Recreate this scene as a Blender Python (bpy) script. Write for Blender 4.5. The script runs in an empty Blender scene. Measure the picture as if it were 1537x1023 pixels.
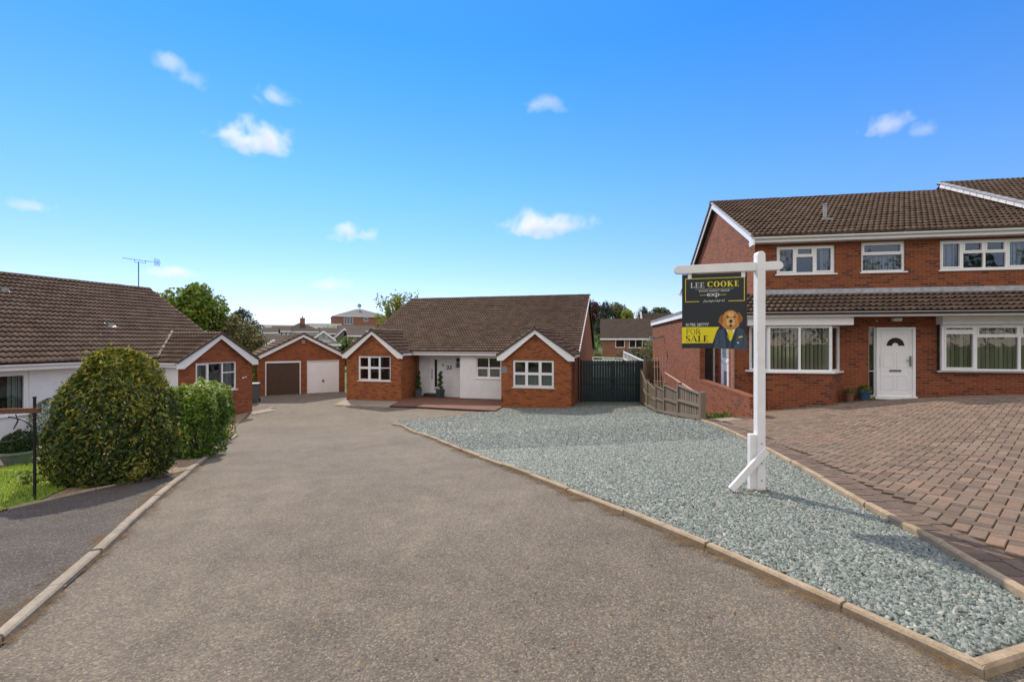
import bpy, bmesh, math, random
import numpy as np
from mathutils import Vector, Matrix
from mathutils.geometry import delaunay_2d_cdt
random.seed(7)
rng = np.random.default_rng(11)
SC = bpy.context.scene
COL = SC.collection
R = math.radians
F, CX, CY = 683.0, 768.5, 511.5          # focal length and centre of the photograph, in its pixels

# ------------------------------------------------------------------ object helpers
def tag(o, label=None, cat=None, group=None, kind=None):
    if label: o['label'] = label
    if cat: o['category'] = cat
    if group: o['group'] = group
    if kind: o['kind'] = kind
    return o

def empty(name, loc, rotz=0.0, label=None, cat=None, group=None):
    o = bpy.data.objects.new(name, None)
    COL.objects.link(o)
    o.empty_display_size = 0.2
    o.location = loc
    o.rotation_euler = (0, 0, rotz)
    return tag(o, label, cat, group)

def copy_tree(o, parent=None):
    c = o.copy()
    COL.objects.link(c)
    c.parent = parent
    for ch in [k for k in bpy.data.objects if k.parent == o]:
        copy_tree(ch, c)
    return c

def fr(p0, p1):
    """wall frame: s runs p0->p1, n is outward (right of travel)"""
    L = math.hypot(p1[0]-p0[0], p1[1]-p0[1])
    t = ((p1[0]-p0[0])/L, (p1[1]-p0[1])/L)
    return (p0[0], p0[1], t[0], t[1], t[1], -t[0], L)

class MB:
    def __init__(self):
        self.v = []; self.f = []; self.m = []
    def add(self, vs, fs, mi=0):
        b = len(self.v)
        self.v += [tuple(p) for p in vs]
        for f in fs:
            self.f.append([b+i for i in f]); self.m.append(mi)
        return self
    def box(self, x0, x1, y0, y1, z0, z1, mi=0):
        return self.add([(x0,y0,z0),(x1,y0,z0),(x1,y1,z0),(x0,y1,z0),(x0,y0,z1),(x1,y0,z1),(x1,y1,z1),(x0,y1,z1)],
            [(3,2,1,0),(4,5,6,7),(0,1,5,4),(1,2,6,5),(2,3,7,6),(3,0,4,7)], mi)
    def fbox(self, f, s0, s1, n0, n1, z0, z1, mi=0):
        def P(s,n,z): return (f[0]+f[2]*s+f[4]*n, f[1]+f[3]*s+f[5]*n, z)
        # n1 outward (front)
        return self.add([P(s0,n1,z0),P(s1,n1,z0),P(s1,n0,z0),P(s0,n0,z0),P(s0,n1,z1),P(s1,n1,z1),P(s1,n0,z1),P(s0,n0,z1)],
            [(3,2,1,0),(4,5,6,7),(0,1,5,4),(1,2,6,5),(2,3,7,6),(3,0,4,7)], mi)
    def fpoly(self, f, pts, n, mi=0):
        return self.add([(f[0]+f[2]*s+f[4]*n, f[1]+f[3]*s+f[5]*n, z) for s,z in pts], [tuple(range(len(pts)))], mi)
    def fprism(self, f, pts, n0, n1, mi=0):
        k = len(pts)
        def P(s,n,z): return (f[0]+f[2]*s+f[4]*n, f[1]+f[3]*s+f[5]*n, z)
        vs = [P(s,n1,z) for s,z in pts]+[P(s,n0,z) for s,z in pts]
        fs = [tuple(range(k)), tuple(range(2*k-1,k-1,-1))]
        fs += [(i,k+i,k+(i+1)%k,(i+1)%k) for i in range(k)]
        return self.add(vs, fs, mi)
    def bar(self, a, b, w, h=None, mi=0, up=(0,0,1)):
        """rectangular bar from a to b, w wide, h tall"""
        a = Vector(a); b = Vector(b); h = h or w
        d = (b-a).normalized(); u = Vector(up)
        s = d.cross(u)
        if s.length < 1e-4: s = d.cross(Vector((0,1,0)))
        s.normalize(); u = s.cross(d).normalized()
        s *= w/2; u *= h/2
        vs = [a-s-u,a+s-u,a+s+u,a-s+u,b-s-u,b+s-u,b+s+u,b-s+u]
        return self.add(vs, [(0,1,2,3),(7,6,5,4),(4,5,1,0),(5,6,2,1),(6,7,3,2),(7,4,0,3)], mi)
    def tube(self, pts, rad, seg=8, mi=0, cap=True):
        pts = [Vector(p) for p in pts]
        rads = rad if isinstance(rad,(list,tuple)) else [rad]*len(pts)
        b = len(self.v); k = len(pts)
        ref = None
        for i,p in enumerate(pts):
            d = (pts[min(i+1,k-1)]-pts[max(i-1,0)]).normalized()
            if ref is None:
                ref = Vector((0,0,1)) if abs(d.z) < .9 else Vector((1,0,0))
            s = d.cross(ref).normalized(); u = s.cross(d).normalized()
            for j in range(seg):
                a = 2*math.pi*j/seg
                self.v.append(tuple(p+(s*math.cos(a)+u*math.sin(a))*rads[i]))
        for i in range(k-1):
            for j in range(seg):
                j2 = (j+1)%seg
                self.f.append([b+i*seg+j, b+i*seg+j2, b+(i+1)*seg+j2, b+(i+1)*seg+j]); self.m.append(mi)
        if cap:
            self.f.append([b+j for j in range(seg)][::-1]); self.m.append(mi)
            self.f.append([b+(k-1)*seg+j for j in range(seg)]); self.m.append(mi)
        return self
    def lathe(self, prof, c=(0,0,0), seg=20, mi=0):
        b = len(self.v); k = len(prof)
        for r,z in prof:
            for j in range(seg):
                a = 2*math.pi*j/seg
                self.v.append((c[0]+r*math.cos(a), c[1]+r*math.sin(a), c[2]+z))
        for i in range(k-1):
            for j in range(seg):
                j2 = (j+1)%seg
                self.f.append([b+i*seg+j, b+i*seg+j2, b+(i+1)*seg+j2, b+(i+1)*seg+j]); self.m.append(mi)
        self.f.append([b+j for j in range(seg)][::-1]); self.m.append(mi)
        self.f.append([b+(k-1)*seg+j for j in range(seg)]); self.m.append(mi)
        return self
    def build(self, name, mats, parent=None, bevel=0, smooth=False, uv=True, dz=0.0):
        if not isinstance(mats,(list,tuple)): mats = [mats]
        me = bpy.data.meshes.new(name)
        z0 = parent.get('_z0', 0.0) if parent else 0.0
        vs = [(x,y,z-z0+dz) for x,y,z in self.v]
        me.from_pydata(vs, [], self.f)
        for m in mats: me.materials.append(m)
        if len(mats) > 1:
            me.polygons.foreach_set('material_index', self.m)
        if bevel:
            bm = bmesh.new(); bm.from_mesh(me)
            bmesh.ops.bevel(bm, geom=list(bm.edges), offset=bevel, segments=1, affect='EDGES', clamp_overlap=True)
            bm.to_mesh(me); bm.free()
        if smooth:
            me.polygons.foreach_set('use_smooth', [True]*len(me.polygons))
        me.update()
        if uv: boxuv(me)
        o = bpy.data.objects.new(name, me)
        COL.objects.link(o)
        if parent:
            o.parent = parent
            if '_z0' in parent: o['_z0'] = z0
        return o

def boxuv(me):
    uvl = me.uv_layers.new(name='UVMap')
    n = len(me.loops)
    if n == 0: return
    vi = np.empty(n, dtype=np.int32); me.loops.foreach_get('vertex_index', vi)
    co = np.empty(len(me.vertices)*3); me.vertices.foreach_get('co', co); co = co.reshape(-1,3)
    npoly = len(me.polygons)
    nor = np.empty(npoly*3); me.polygons.foreach_get('normal', nor); nor = nor.reshape(-1,3)
    lt = np.empty(npoly, dtype=np.int32); me.polygons.foreach_get('loop_total', lt)
    nl = np.repeat(nor, lt, axis=0)
    t = np.stack([-nl[:,1], nl[:,0], np.zeros(n)], 1)
    ln = np.linalg.norm(t, axis=1)
    flat = ln < .08
    t[flat] = (1,0,0); ln[flat] = 1
    t /= ln[:,None]
    b = np.cross(nl, t); b[flat] = (0,1,0)
    p = co[vi]
    uv = np.stack([(p*t).sum(1), (p*b).sum(1)], 1)
    uvl.data.foreach_set('uv', uv.ravel())

def npmesh(name, V, Fc, mats, parent=None, smooth=False, uv=False):
    """numpy mesh: V (n,3), Fc (m,k) faces of one size"""
    if not isinstance(mats,(list,tuple)): mats = [mats]
    me = bpy.data.meshes.new(name)
    V = np.asarray(V, dtype=np.float32); Fc = np.asarray(Fc, dtype=np.int32)
    k = Fc.shape[1]
    me.vertices.add(len(V)); me.vertices.foreach_set('co', V.ravel())
    me.loops.add(Fc.size); me.loops.foreach_set('vertex_index', Fc.ravel())
    me.polygons.add(len(Fc))
    me.polygons.foreach_set('loop_start', np.arange(0, Fc.size, k, dtype=np.int32))
    me.polygons.foreach_set('loop_total', np.full(len(Fc), k, dtype=np.int32))
    if smooth: me.polygons.foreach_set('use_smooth', np.ones(len(Fc), dtype=bool))
    for m in mats: me.materials.append(m)
    me.update(calc_edges=True); me.validate()
    if uv: boxuv(me)
    o = bpy.data.objects.new(name, me)
    COL.objects.link(o)
    if parent: o.parent = parent
    return o

# ------------------------------------------------------------------ materials
def hexlin(r, g, b):
    def f(c):
        c /= 255.0
        return c/12.92 if c <= .04045 else ((c+.055)/1.055)**2.4
    return (f(r), f(g), f(b), 1)

class NT:
    def __init__(self, name):
        self.mat = bpy.data.materials.new(name); self.mat.use_nodes = True
        self.t = self.mat.node_tree; self.t.nodes.clear()
        self.out = self.n('ShaderNodeOutputMaterial')
    def n(self, typ, **kw):
        nd = self.t.nodes.new(typ)
        for k,v in kw.items():
            if hasattr(nd, k): setattr(nd, k, v)
        return nd
    def l(self, a, b): self.t.links.new(a, b)
    def val(self, sock, v):
        if hasattr(v, 'is_linked') or isinstance(v, bpy.types.NodeSocket): self.l(v, sock)
        else: sock.default_value = v
    def noise(self, vec, scale, detail=4, rough=.55, dist=0):
        nd = self.n('ShaderNodeTexNoise')
        nd.inputs['Scale'].default_value = scale; nd.inputs['Detail'].default_value = detail
        nd.inputs['Roughness'].default_value = rough; nd.inputs['Distortion'].default_value = dist
        if vec: self.l(vec, nd.inputs['Vector'])
        return nd.outputs['Fac']
    def ramp(self, fac, stops, interp='LINEAR'):
        nd = self.n('ShaderNodeValToRGB'); cr = nd.color_ramp; cr.interpolation = interp
        while len(cr.elements) > 1: cr.elements.remove(cr.elements[-1])
        cr.elements[0].position = stops[0][0]; cr.elements[0].color = c4(stops[0][1])
        for p,c in stops[1:]:
            e = cr.elements.new(p); e.color = c4(c)
        self.l(fac, nd.inputs['Fac'])
        return nd.outputs['Color']
    def mix(self, fac, a, b, mode='MIX'):
        nd = self.n('ShaderNodeMix'); nd.data_type = 'RGBA'; nd.blend_type = mode
        self.val(nd.inputs[0], fac)
        for s,v in ((nd.inputs[6],a),(nd.inputs[7],b)):
            if isinstance(v, bpy.types.NodeSocket): self.l(v, s)
            else: s.default_value = c4(v)
        return nd.outputs[2]
    def math(self, op, a, b=0.0):
        nd = self.n('ShaderNodeMath'); nd.operation = op
        self.val(nd.inputs[0], a); self.val(nd.inputs[1], b)
        return nd.outputs[0]
    def bump(self, h, strength=.5, dist=.01, nrm=None):
        nd = self.n('ShaderNodeBump'); nd.inputs['Strength'].default_value = strength; nd.inputs['Distance'].default_value = dist
        self.l(h, nd.inputs['Height'])
        if nrm: self.l(nrm, nd.inputs['Normal'])
        return nd.outputs['Normal']
    def bsdf(self, col, rough=.8, nrm=None, metal=0, spec=.4):
        nd = self.n('ShaderNodeBsdfPrincipled')
        if isinstance(col, bpy.types.NodeSocket): self.l(col, nd.inputs['Base Color'])
        else: nd.inputs['Base Color'].default_value = c4(col)
        self.val(nd.inputs['Roughness'], rough)
        nd.inputs['Metallic'].default_value = metal
        nd.inputs['Specular IOR Level'].default_value = spec
        if nrm: self.l(nrm, nd.inputs['Normal'])
        return nd.outputs['BSDF']
    def fin(self, sh):
        self.l(sh, self.out.inputs['Surface']); return self.mat
    def uv(self): return self.n('ShaderNodeUVMap').outputs['UV']
    def obj(self): return self.n('ShaderNodeTexCoord').outputs['Object']
    def pos(self): return self.n('ShaderNodeNewGeometry').outputs['Position']
    def island(self): return self.n('ShaderNodeNewGeometry').outputs['Random Per Island']

def c4(c): return (c[0], c[1], c[2], 1.0)

def m_plain(name, col, rough=.6, var=.12, scale=6, spec=.4, metal=0, bump=0, dirt=None):
    t = NT(name); p = t.pos()
    a = t.noise(p, scale, 5); 
    lo = tuple(x*(1-var) for x in col[:3]); hi = tuple(min(1,x*(1+var)) for x in col[:3])
    c = t.ramp(a, [(.3,lo),(.7,hi)])
    if dirt:
        d = t.noise(p, 1.7, 6, .7)
        c = t.mix(t.ramp(d, [(.5,(0,0,0)),(.8,(.5,.5,.5))]), c, dirt)
    nr = t.bump(t.noise(p, scale*12, 4), bump, .004) if bump else None
    return t.fin(t.bsdf(c, rough, nr, metal, spec))

def m_brick(name, c1, c2, c3, mortar, msize=.009):
    t = NT(name); uv = t.uv()
    b = t.n('ShaderNodeTexBrick'); b.offset = .5
    for k,v in (('Scale',1.0),('Mortar Size',msize),('Mortar Smooth',.15),('Bias',0.0),('Brick Width',.225),('Row Height',.075)):
        b.inputs[k].default_value = v
    b.inputs['Color1'].default_value = (0,0,0,1); b.inputs['Color2'].default_value = (1,1,1,1); b.inputs['Mortar'].default_value = (.5,.5,.5,1)
    t.l(uv, b.inputs['Vector'])
    col = t.ramp(b.outputs['Color'], [(0,c3),(.12,c3),(.25,c1),(.6,c2),(.85,c1),(1,tuple(x*.75 for x in c1))])
    big = t.noise(uv, 1.1, 5, .65)
    col = t.mix(t.ramp(big, [(.35,(0,0,0)),(.75,(.45,.45,.45))]), col, tuple(x*.55 for x in c1))
    fine = t.noise(uv, 60, 4, .7)
    col = t.mix(.35, col, t.ramp(fine, [(.3,(.25,.25,.25)),(.7,(1,1,1))]), 'MULTIPLY')
    col = t.mix(b.outputs['Fac'], col, mortar)
    inv = t.math('SUBTRACT', 1.0, b.outputs['Fac'])
    h = t.math('ADD', inv, t.math('MULTIPLY', fine, .35))
    return t.fin(t.bsdf(col, .88, t.bump(h, .7, .006), 0, .25))

def m_tile(name, c1, c2, moss=(.09,.085,.05)):
    t = NT(name); uv = t.uv(); p = t.pos()
    sp = t.n('ShaderNodeSeparateXYZ'); t.l(t.n('ShaderNodeAttribute', attribute_name='tile').outputs['Vector'], sp.inputs[0])
    wn = t.n('ShaderNodeTexWhiteNoise'); wn.noise_dimensions = '2D'
    t.l(t.n('ShaderNodeAttribute', attribute_name='tile').outputs['Vector'], wn.inputs['Vector'])
    col = t.mix(wn.outputs['Value'], c1, c2)
    n1 = t.noise(p, 1.3, 6, .7)
    col = t.mix(t.ramp(n1, [(.45,(0,0,0)),(.8,(.6,.6,.6))]), col, moss)
    n2 = t.noise(p, 35, 5, .75)
    col = t.mix(.5, col, t.ramp(n2, [(.3,(.45,.45,.45)),(.72,(1.3,1.3,1.3))]), 'MULTIPLY')
    return t.fin(t.bsdf(col, .85, t.bump(n2, .4, .006), 0, .25))

def m_leaf(name, stops, rough=.5, trans=.3):
    t = NT(name)
    col = t.ramp(t.island(), stops)
    n = t.noise(t.pos(), 1.6, 3)
    col = t.mix(.55, col, t.ramp(n, [(.3,(.55,.6,.55)),(.7,(1.25,1.2,1.1))]), 'MULTIPLY')
    a = t.bsdf(col, rough, None, 0, .35)
    tr = t.n('ShaderNodeBsdfTranslucent'); t.l(col, tr.inputs['Color'])
    mx = t.n('ShaderNodeMixShader'); mx.inputs[0].default_value = trans
    t.l(a, mx.inputs[1]); t.l(tr.outputs[0], mx.inputs[2])
    return t.fin(mx.outputs[0])

def m_glass(name, tint=(.75,.8,.8)):
    t = NT(name)
    fres = t.n('ShaderNodeFresnel'); fres.inputs['IOR'].default_value = 1.55
    g = t.n('ShaderNodeBsdfGlossy'); g.inputs['Roughness'].default_value = .02; g.inputs['Color'].default_value = (.9,.95,1,1)
    nr = t.bump(t.noise(t.pos(), 2.2, 2), .06, .05); t.l(nr, g.inputs['Normal'])
    tr = t.n('ShaderNodeBsdfTransparent'); tr.inputs['Color'].default_value = c4(tint)
    mx = t.n('ShaderNodeMixShader'); t.l(t.math('ADD', fres.outputs[0], .04), mx.inputs[0])
    t.l(tr.outputs[0], mx.inputs[1]); t.l(g.outputs[0], mx.inputs[2])
    return t.fin(mx.outputs[0])

def m_tarmac(name, lo, hi, stone):
    t = NT(name); p = t.pos()
    big = t.noise(p, .45, 5, .6); mid = t.noise(p, 3.5, 5, .65)
    v = t.n('ShaderNodeTexVoronoi'); v.inputs['Scale'].default_value = 85; t.l(p, v.inputs['Vector'])
    v2 = t.n('ShaderNodeTexVoronoi'); v2.inputs['Scale'].default_value = 150; t.l(p, v2.inputs['Vector'])
    col = t.ramp(big, [(.3,lo),(.7,hi)])
    col = t.mix(.5, col, t.ramp(mid, [(.25,(.55,.55,.55)),(.75,(1.3,1.28,1.25))]), 'MULTIPLY')
    pat = t.noise(p, 1.1, 3, .5, 1.2)
    col = t.mix(t.ramp(pat, [(.60,(0,0,0)),(.68,(.28,.28,.28))]), col, tuple(x*.72 for x in lo))
    wear = t.noise(p, .8, 6, .75)
    col = t.mix(t.ramp(wear, [(.56,(0,0,0)),(.74,(.5,.5,.5))]), col, tuple(x*1.3 for x in hi))
    rgb = t.n('ShaderNodeSeparateColor'); t.l(v.outputs['Color'], rgb.inputs[0])
    col = t.mix(.62, col, t.ramp(rgb.outputs[0], [(0,(.60,.59,.57)),(.55,(1,1,1)),(.88,(1.25,1.22,1.16)),(.96,(1.8,1.7,1.5))]), 'MULTIPLY')
    rgb2 = t.n('ShaderNodeSeparateColor'); t.l(v2.outputs['Color'], rgb2.inputs[0])
    col = t.mix(t.ramp(rgb2.outputs[1], [(.9,(0,0,0)),(.97,(.7,.7,.7))]), col, stone)
    pits = t.ramp(v.outputs['Distance'], [(0,(1,1,1)),(.6,(.8,.8,.8)),(1,(.2,.2,.2))])
    col = t.mix(.6, col, pits, 'MULTIPLY')
    h = t.math('ADD', t.math('MULTIPLY', v.outputs['Distance'], -1.0), t.math('MULTIPLY', mid, .6))
    return t.fin(t.bsdf(col, .9, t.bump(h, .7, .007), 0, .25))

def m_concrete(name, lo, hi, stain):
    t = NT(name); p = t.pos()
    col = t.ramp(t.noise(p, 5, 6, .7), [(.3,lo),(.7,hi)])
    col = t.mix(t.ramp(t.noise(p, 1.4, 6, .75), [(.48,(0,0,0)),(.75,(.75,.75,.75))]), col, stain)
    g = t.noise(p, 70, 3, .6)
    col = t.mix(.5, col, t.ramp(g, [(.3,(.6,.6,.6)),(.7,(1.25,1.25,1.25))]), 'MULTIPLY')
    return t.fin(t.bsdf(col, .9, t.bump(g, .5, .005), 0, .2))

def m_island(name, stops, rough=.8, bump=.4, spec=.3, nscale=40):
    t = NT(name)
    col = t.ramp(t.island(), stops)
    n = t.noise(t.pos(), nscale, 4, .65)
    col = t.mix(.55, col, t.ramp(n, [(.3,(.6,.6,.6)),(.7,(1.25,1.25,1.25))]), 'MULTIPLY')
    return t.fin(t.bsdf(col, rough, t.bump(n, bump, .004), 0, spec))

def m_wood(name, lo, hi):
    t = NT(name); uv = t.uv()
    mp = t.n('ShaderNodeMapping'); mp.inputs['Scale'].default_value = (22, 1.5, 1); t.l(uv, mp.inputs['Vector'])
    g = t.noise(mp.outputs[0], 2.5, 6, .65)
    col = t.ramp(g, [(.3,lo),(.7,hi)])
    col = t.mix(.5, col, t.ramp(t.island(), [(0,(.7,.7,.7)),(1,(1.2,1.2,1.2))]), 'MULTIPLY')
    return t.fin(t.bsdf(col, .85, t.bump(g, .4, .004), 0, .2))

M = {}
M['brick_b'] = m_brick('orange_brick', (.37,.105,.034), (.46,.138,.042), (.17,.055,.03), (.21,.12,.07))
M['brick_r'] = m_brick('red_brick', (.265,.066,.026), (.33,.09,.033), (.125,.04,.026), (.20,.125,.085))
M['brick_l'] = m_brick('brown_red_brick', (.33,.092,.034), (.40,.115,.04), (.20,.06,.032), (.19,.105,.065))
M['brick_far'] = m_brick('distant_brick', (.30,.12,.07), (.34,.14,.08), (.2,.08,.05), (.25,.17,.12))
M['tile'] = m_tile('brown_roof_tile', (.175,.125,.097), (.26,.19,.15), (.145,.115,.08))
M['tile_r'] = m_tile('weathered_brown_tile', (.155,.110,.082), (.23,.167,.127), (.125,.10,.064))
M['tile_dk'] = m_tile('umber_roof_tile', (.125,.085,.065), (.185,.13,.10))
M['ridge'] = m_plain('ridge_tile', (.085,.065,.055), .85, .3, 9, .25, 0, .4)
M['roof_far'] = m_plain('distant_tile', (.062,.047,.038), .95, .25, 2.5, .1)
M['far_grey'] = m_plain('grey_gable', (.17,.18,.19), .9, .15, 2)
M['far_white'] = m_plain('far_white_wall', (.50,.51,.51), .9, .08, 2)
M['roof_grey'] = m_plain('grey_sheet_roof', (.095,.10,.108), .9, .15, 1.2)
M['white'] = m_plain('white_upvc', (.80,.81,.82), .32, .03, 3, .5)
M['white_paint'] = m_plain('white_paint', (.76,.77,.78), .5, .05, 4, .4, 0, .15, (.5,.48,.42))
M['render'] = m_plain('white_render', (.74,.76,.78), .85, .05, 2.5, .3, 0, .5, (.62,.62,.60))
M['glass'] = m_glass('window_glass')
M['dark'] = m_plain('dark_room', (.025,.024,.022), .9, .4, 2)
M['net'] = m_plain('net_curtain', (.33,.36,.34), .9, .2, 14)
M['blind'] = m_island('vertical_blind', [(0,(.46,.43,.33)),(.5,(.55,.52,.40)),(1,(.34,.31,.22))], .8, .1)
M['curtain'] = m_plain('green_curtain', (.10,.15,.09), .9, .3, 10)
M['lead'] = m_plain('lead_flashing', (.33,.35,.38), .55, .25, 7, .5, 0, .2)
M['brown_door'] = m_plain('dark_brown_door', (.075,.038,.024), .5, .2, 9, .4)
M['black'] = m_plain('black_metal', (.008,.008,.009), .5, .3, 20, .4, 0, .2)
M['brownpipe'] = m_plain('brown_plastic', (.05,.03,.024), .45, .2, 8)
M['greypipe'] = m_plain('grey_plastic', (.30,.31,.32), .5, .1, 8)
M['gate'] = m_plain('green_painted_metal', (.010,.027,.034), .45, .25, 5, .45, 0, .1)
M['tarmac'] = m_tarmac('tarmac', (.140,.121,.097), (.196,.171,.137), (.33,.30,.24))
M['tarmac2'] = m_tarmac('dark_tarmac', (.078,.069,.060), (.108,.096,.084), (.3,.27,.24))
M['kerb'] = m_concrete('kerb_concrete', (.24,.21,.165), (.34,.30,.24), (.15,.125,.08))
M['edging'] = m_concrete('edging_concrete', (.29,.225,.15), (.40,.32,.225), (.15,.11,.06))
M['slab'] = m_concrete('paving_concrete', (.25,.22,.18), (.33,.29,.24), (.17,.15,.12))
M['slate'] = m_island('slate_chipping', [(0,(.085,.105,.098)),(.22,(.15,.182,.168)),(.55,(.20,.238,.22)),(.82,(.26,.298,.275)),(.95,(.27,.265,.225)),(1,(.40,.43,.39))], .7, .3, .35)
def m_slatebase():
    t = NT('slate_bed'); p = t.pos()
    v = t.n('ShaderNodeTexVoronoi'); v.inputs['Scale'].default_value = 26; t.l(p, v.inputs['Vector'])
    s = t.n('ShaderNodeSeparateColor'); t.l(v.outputs['Color'], s.inputs[0])
    col = t.ramp(s.outputs[0], [(0,(.06,.076,.07)),(.4,(.14,.17,.156)),(1,(.25,.28,.26))])
    col = t.mix(.7, col, t.ramp(v.outputs['Distance'], [(0,(1.1,1.1,1.1)),(.75,(.35,.35,.35))]), 'MULTIPLY')
    return t.fin(t.bsdf(col, .8, t.bump(v.outputs['Distance'], 1, -.02), 0, .3))
M['slatebase'] = m_slatebase()
M['paver'] = m_island('block_paver', [(0,(.115,.087,.066)),(.35,(.162,.120,.088)),(.6,(.19,.132,.094)),(.8,(.168,.130,.099)),(.92,(.20,.155,.116)),(1,(.235,.152,.103))], .85, .5, .25, 45)
M['paverdk'] = m_island('border_paver', [(0,(.105,.080,.062)),(.5,(.135,.10,.076)),(1,(.165,.118,.088))], .85, .5, .25, 45)
M['joint'] = m_plain('joint_sand', (.105,.08,.058), .95, .3, 12)
M['redpave'] = m_brick('terrace_paving', (.20,.095,.068), (.24,.115,.082), (.15,.08,.06), (.13,.08,.06), .006)
M['brownpave'] = m_brick('path_paving', (.14,.08,.06), (.18,.11,.08), (.10,.06,.05), (.10,.075,.06), .008)
M['soil'] = m_plain('bed_chippings', (.26,.19,.12), .95, .5, 30, .2, 0, .8)
def m_grassland():
    t = NT('grass_ground'); p = t.pos()
    col = t.ramp(t.noise(p, .35, 6, .7), [(.3,(.045,.085,.018)),(.7,(.10,.14,.035))])
    col = t.mix(.5, col, t.ramp(t.noise(p, 9, 5, .7), [(.3,(.55,.6,.5)),(.7,(1.3,1.3,1.2))]), 'MULTIPLY')
    return t.fin(t.bsdf(col, .95, None, 0, .2))
M['ground'] = m_grassland()
M['lawn'] = m_plain('lawn_turf', (.17,.25,.035), .95, .35, 18, .2, 0, .6)
M['blade'] = m_leaf('grass_blade', [(0,(.14,.22,.025)),(.6,(.25,.34,.04)),(1,(.38,.42,.08))], .6, .35)
M['fence'] = m_wood('weathered_timber', (.125,.10,.073), (.225,.185,.138))
M['timber_bn'] = m_wood('brown_timber', (.10,.05,.028), (.17,.085,.045))
M['bark'] = m_plain('bark', (.10,.075,.055), .95, .4, 12, .2, 0, .8)
M['bark_pale'] = m_plain('pale_bark', (.30,.26,.22), .95, .3, 8, .2, 0, .5)
M['potgrey'] = m_plain('slate_grey_pot', (.055,.068,.085), .55, .15, 7)
M['potblue'] = m_plain('glazed_blue_pot', (.035,.075,.13), .3, .3, 9)
M['potterra'] = m_plain('brown_clay_pot', (.14,.075,.05), .8, .25, 9)
M['potgreen'] = m_plain('grey_green_pot', (.14,.19,.155), .6, .2, 7)
M['bin'] = m_plain('bin_plastic', (.10,.12,.13), .5, .12, 6)
M['rust'] = m_plain('pink_rusty_iron', (.42,.26,.21), .75, .25, 14)
M['aerial'] = m_plain('aluminium', (.20,.21,.22), .4, .15, 10, .5, .6)
M['dish'] = m_plain('dish_grey', (.20,.21,.22), .5, .1, 8)
M['board'] = m_plain('board_navy', (.017,.021,.029), .4, .04, 3, .5)
M['yellow'] = m_plain('board_yellow', (.72,.62,.02), .45, .03, 3)
M['suit'] = m_plain('print_suit', (.045,.075,.12), .5, .15, 30)
M['suitdk'] = m_plain('print_suit_dark', (.022,.036,.06), .5, .1, 30)
M['dog'] = m_plain('print_gold_fur', (.50,.235,.06), .5, .3, 60)
M['dogdk'] = m_plain('print_brown_fur', (.30,.115,.025), .5, .3, 60)
M['doglt'] = m_plain('print_cream_fur', (.66,.40,.16), .5, .2, 60)
M['ink'] = m_plain('print_ink', (.012,.011,.012), .45, .1, 20)
M['letter_white'] = m_plain('print_white', (.75,.76,.76), .45, .03, 3)
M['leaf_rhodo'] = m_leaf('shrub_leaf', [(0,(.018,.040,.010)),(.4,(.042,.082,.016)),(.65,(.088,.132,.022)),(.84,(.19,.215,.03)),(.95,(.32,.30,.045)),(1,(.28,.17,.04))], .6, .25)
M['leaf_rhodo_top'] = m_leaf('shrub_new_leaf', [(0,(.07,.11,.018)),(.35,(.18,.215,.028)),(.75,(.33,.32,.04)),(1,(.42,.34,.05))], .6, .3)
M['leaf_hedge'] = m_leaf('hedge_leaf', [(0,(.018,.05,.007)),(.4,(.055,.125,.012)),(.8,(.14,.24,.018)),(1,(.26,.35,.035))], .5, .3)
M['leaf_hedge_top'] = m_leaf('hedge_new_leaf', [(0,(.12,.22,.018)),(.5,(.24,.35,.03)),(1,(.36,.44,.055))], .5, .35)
M['leaf_box'] = m_leaf('box_leaf', [(0,(.010,.026,.008)),(.6,(.024,.055,.014)),(1,(.06,.10,.022))], .5, .2)
M['leaf_tree'] = m_leaf('tree_leaf', [(0,(.06,.12,.013)),(.5,(.15,.235,.024)),(.85,(.27,.34,.04)),(1,(.36,.40,.06))], .5, .35)
M['leaf_lime'] = m_leaf('lime_leaf', [(0,(.11,.17,.02)),(.5,(.24,.30,.04)),(1,(.40,.40,.07))], .5, .4)
M['leaf_olive'] = m_leaf('olive_leaf', [(0,(.06,.08,.022)),(.5,(.15,.16,.045)),(.8,(.24,.21,.08)),(1,(.32,.24,.13))], .6, .3)
M['leaf_dark'] = m_leaf('conifer_leaf', [(0,(.010,.026,.016)),(.6,(.022,.05,.026)),(1,(.05,.085,.035))], .6, .15)
M['leaf_copper'] = m_leaf('copper_leaf', [(0,(.05,.018,.018)),(.6,(.10,.034,.032)),(1,(.16,.06,.045))], .6, .25)
M['leaf_mid'] = m_leaf('mid_green_leaf', [(0,(.025,.05,.014)),(.6,(.06,.10,.024)),(1,(.12,.15,.04))], .55, .25)
M['leaf_pale'] = m_leaf('pale_green_leaf', [(0,(.08,.11,.035)),(.6,(.15,.18,.06)),(1,(.24,.25,.10))], .55, .3)
M['leaf_topiary'] = m_leaf('topiary_leaf', [(0,(.02,.05,.008)),(.6,(.05,.10,.015)),(1,(.12,.16,.025))], .5, .2)

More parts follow.
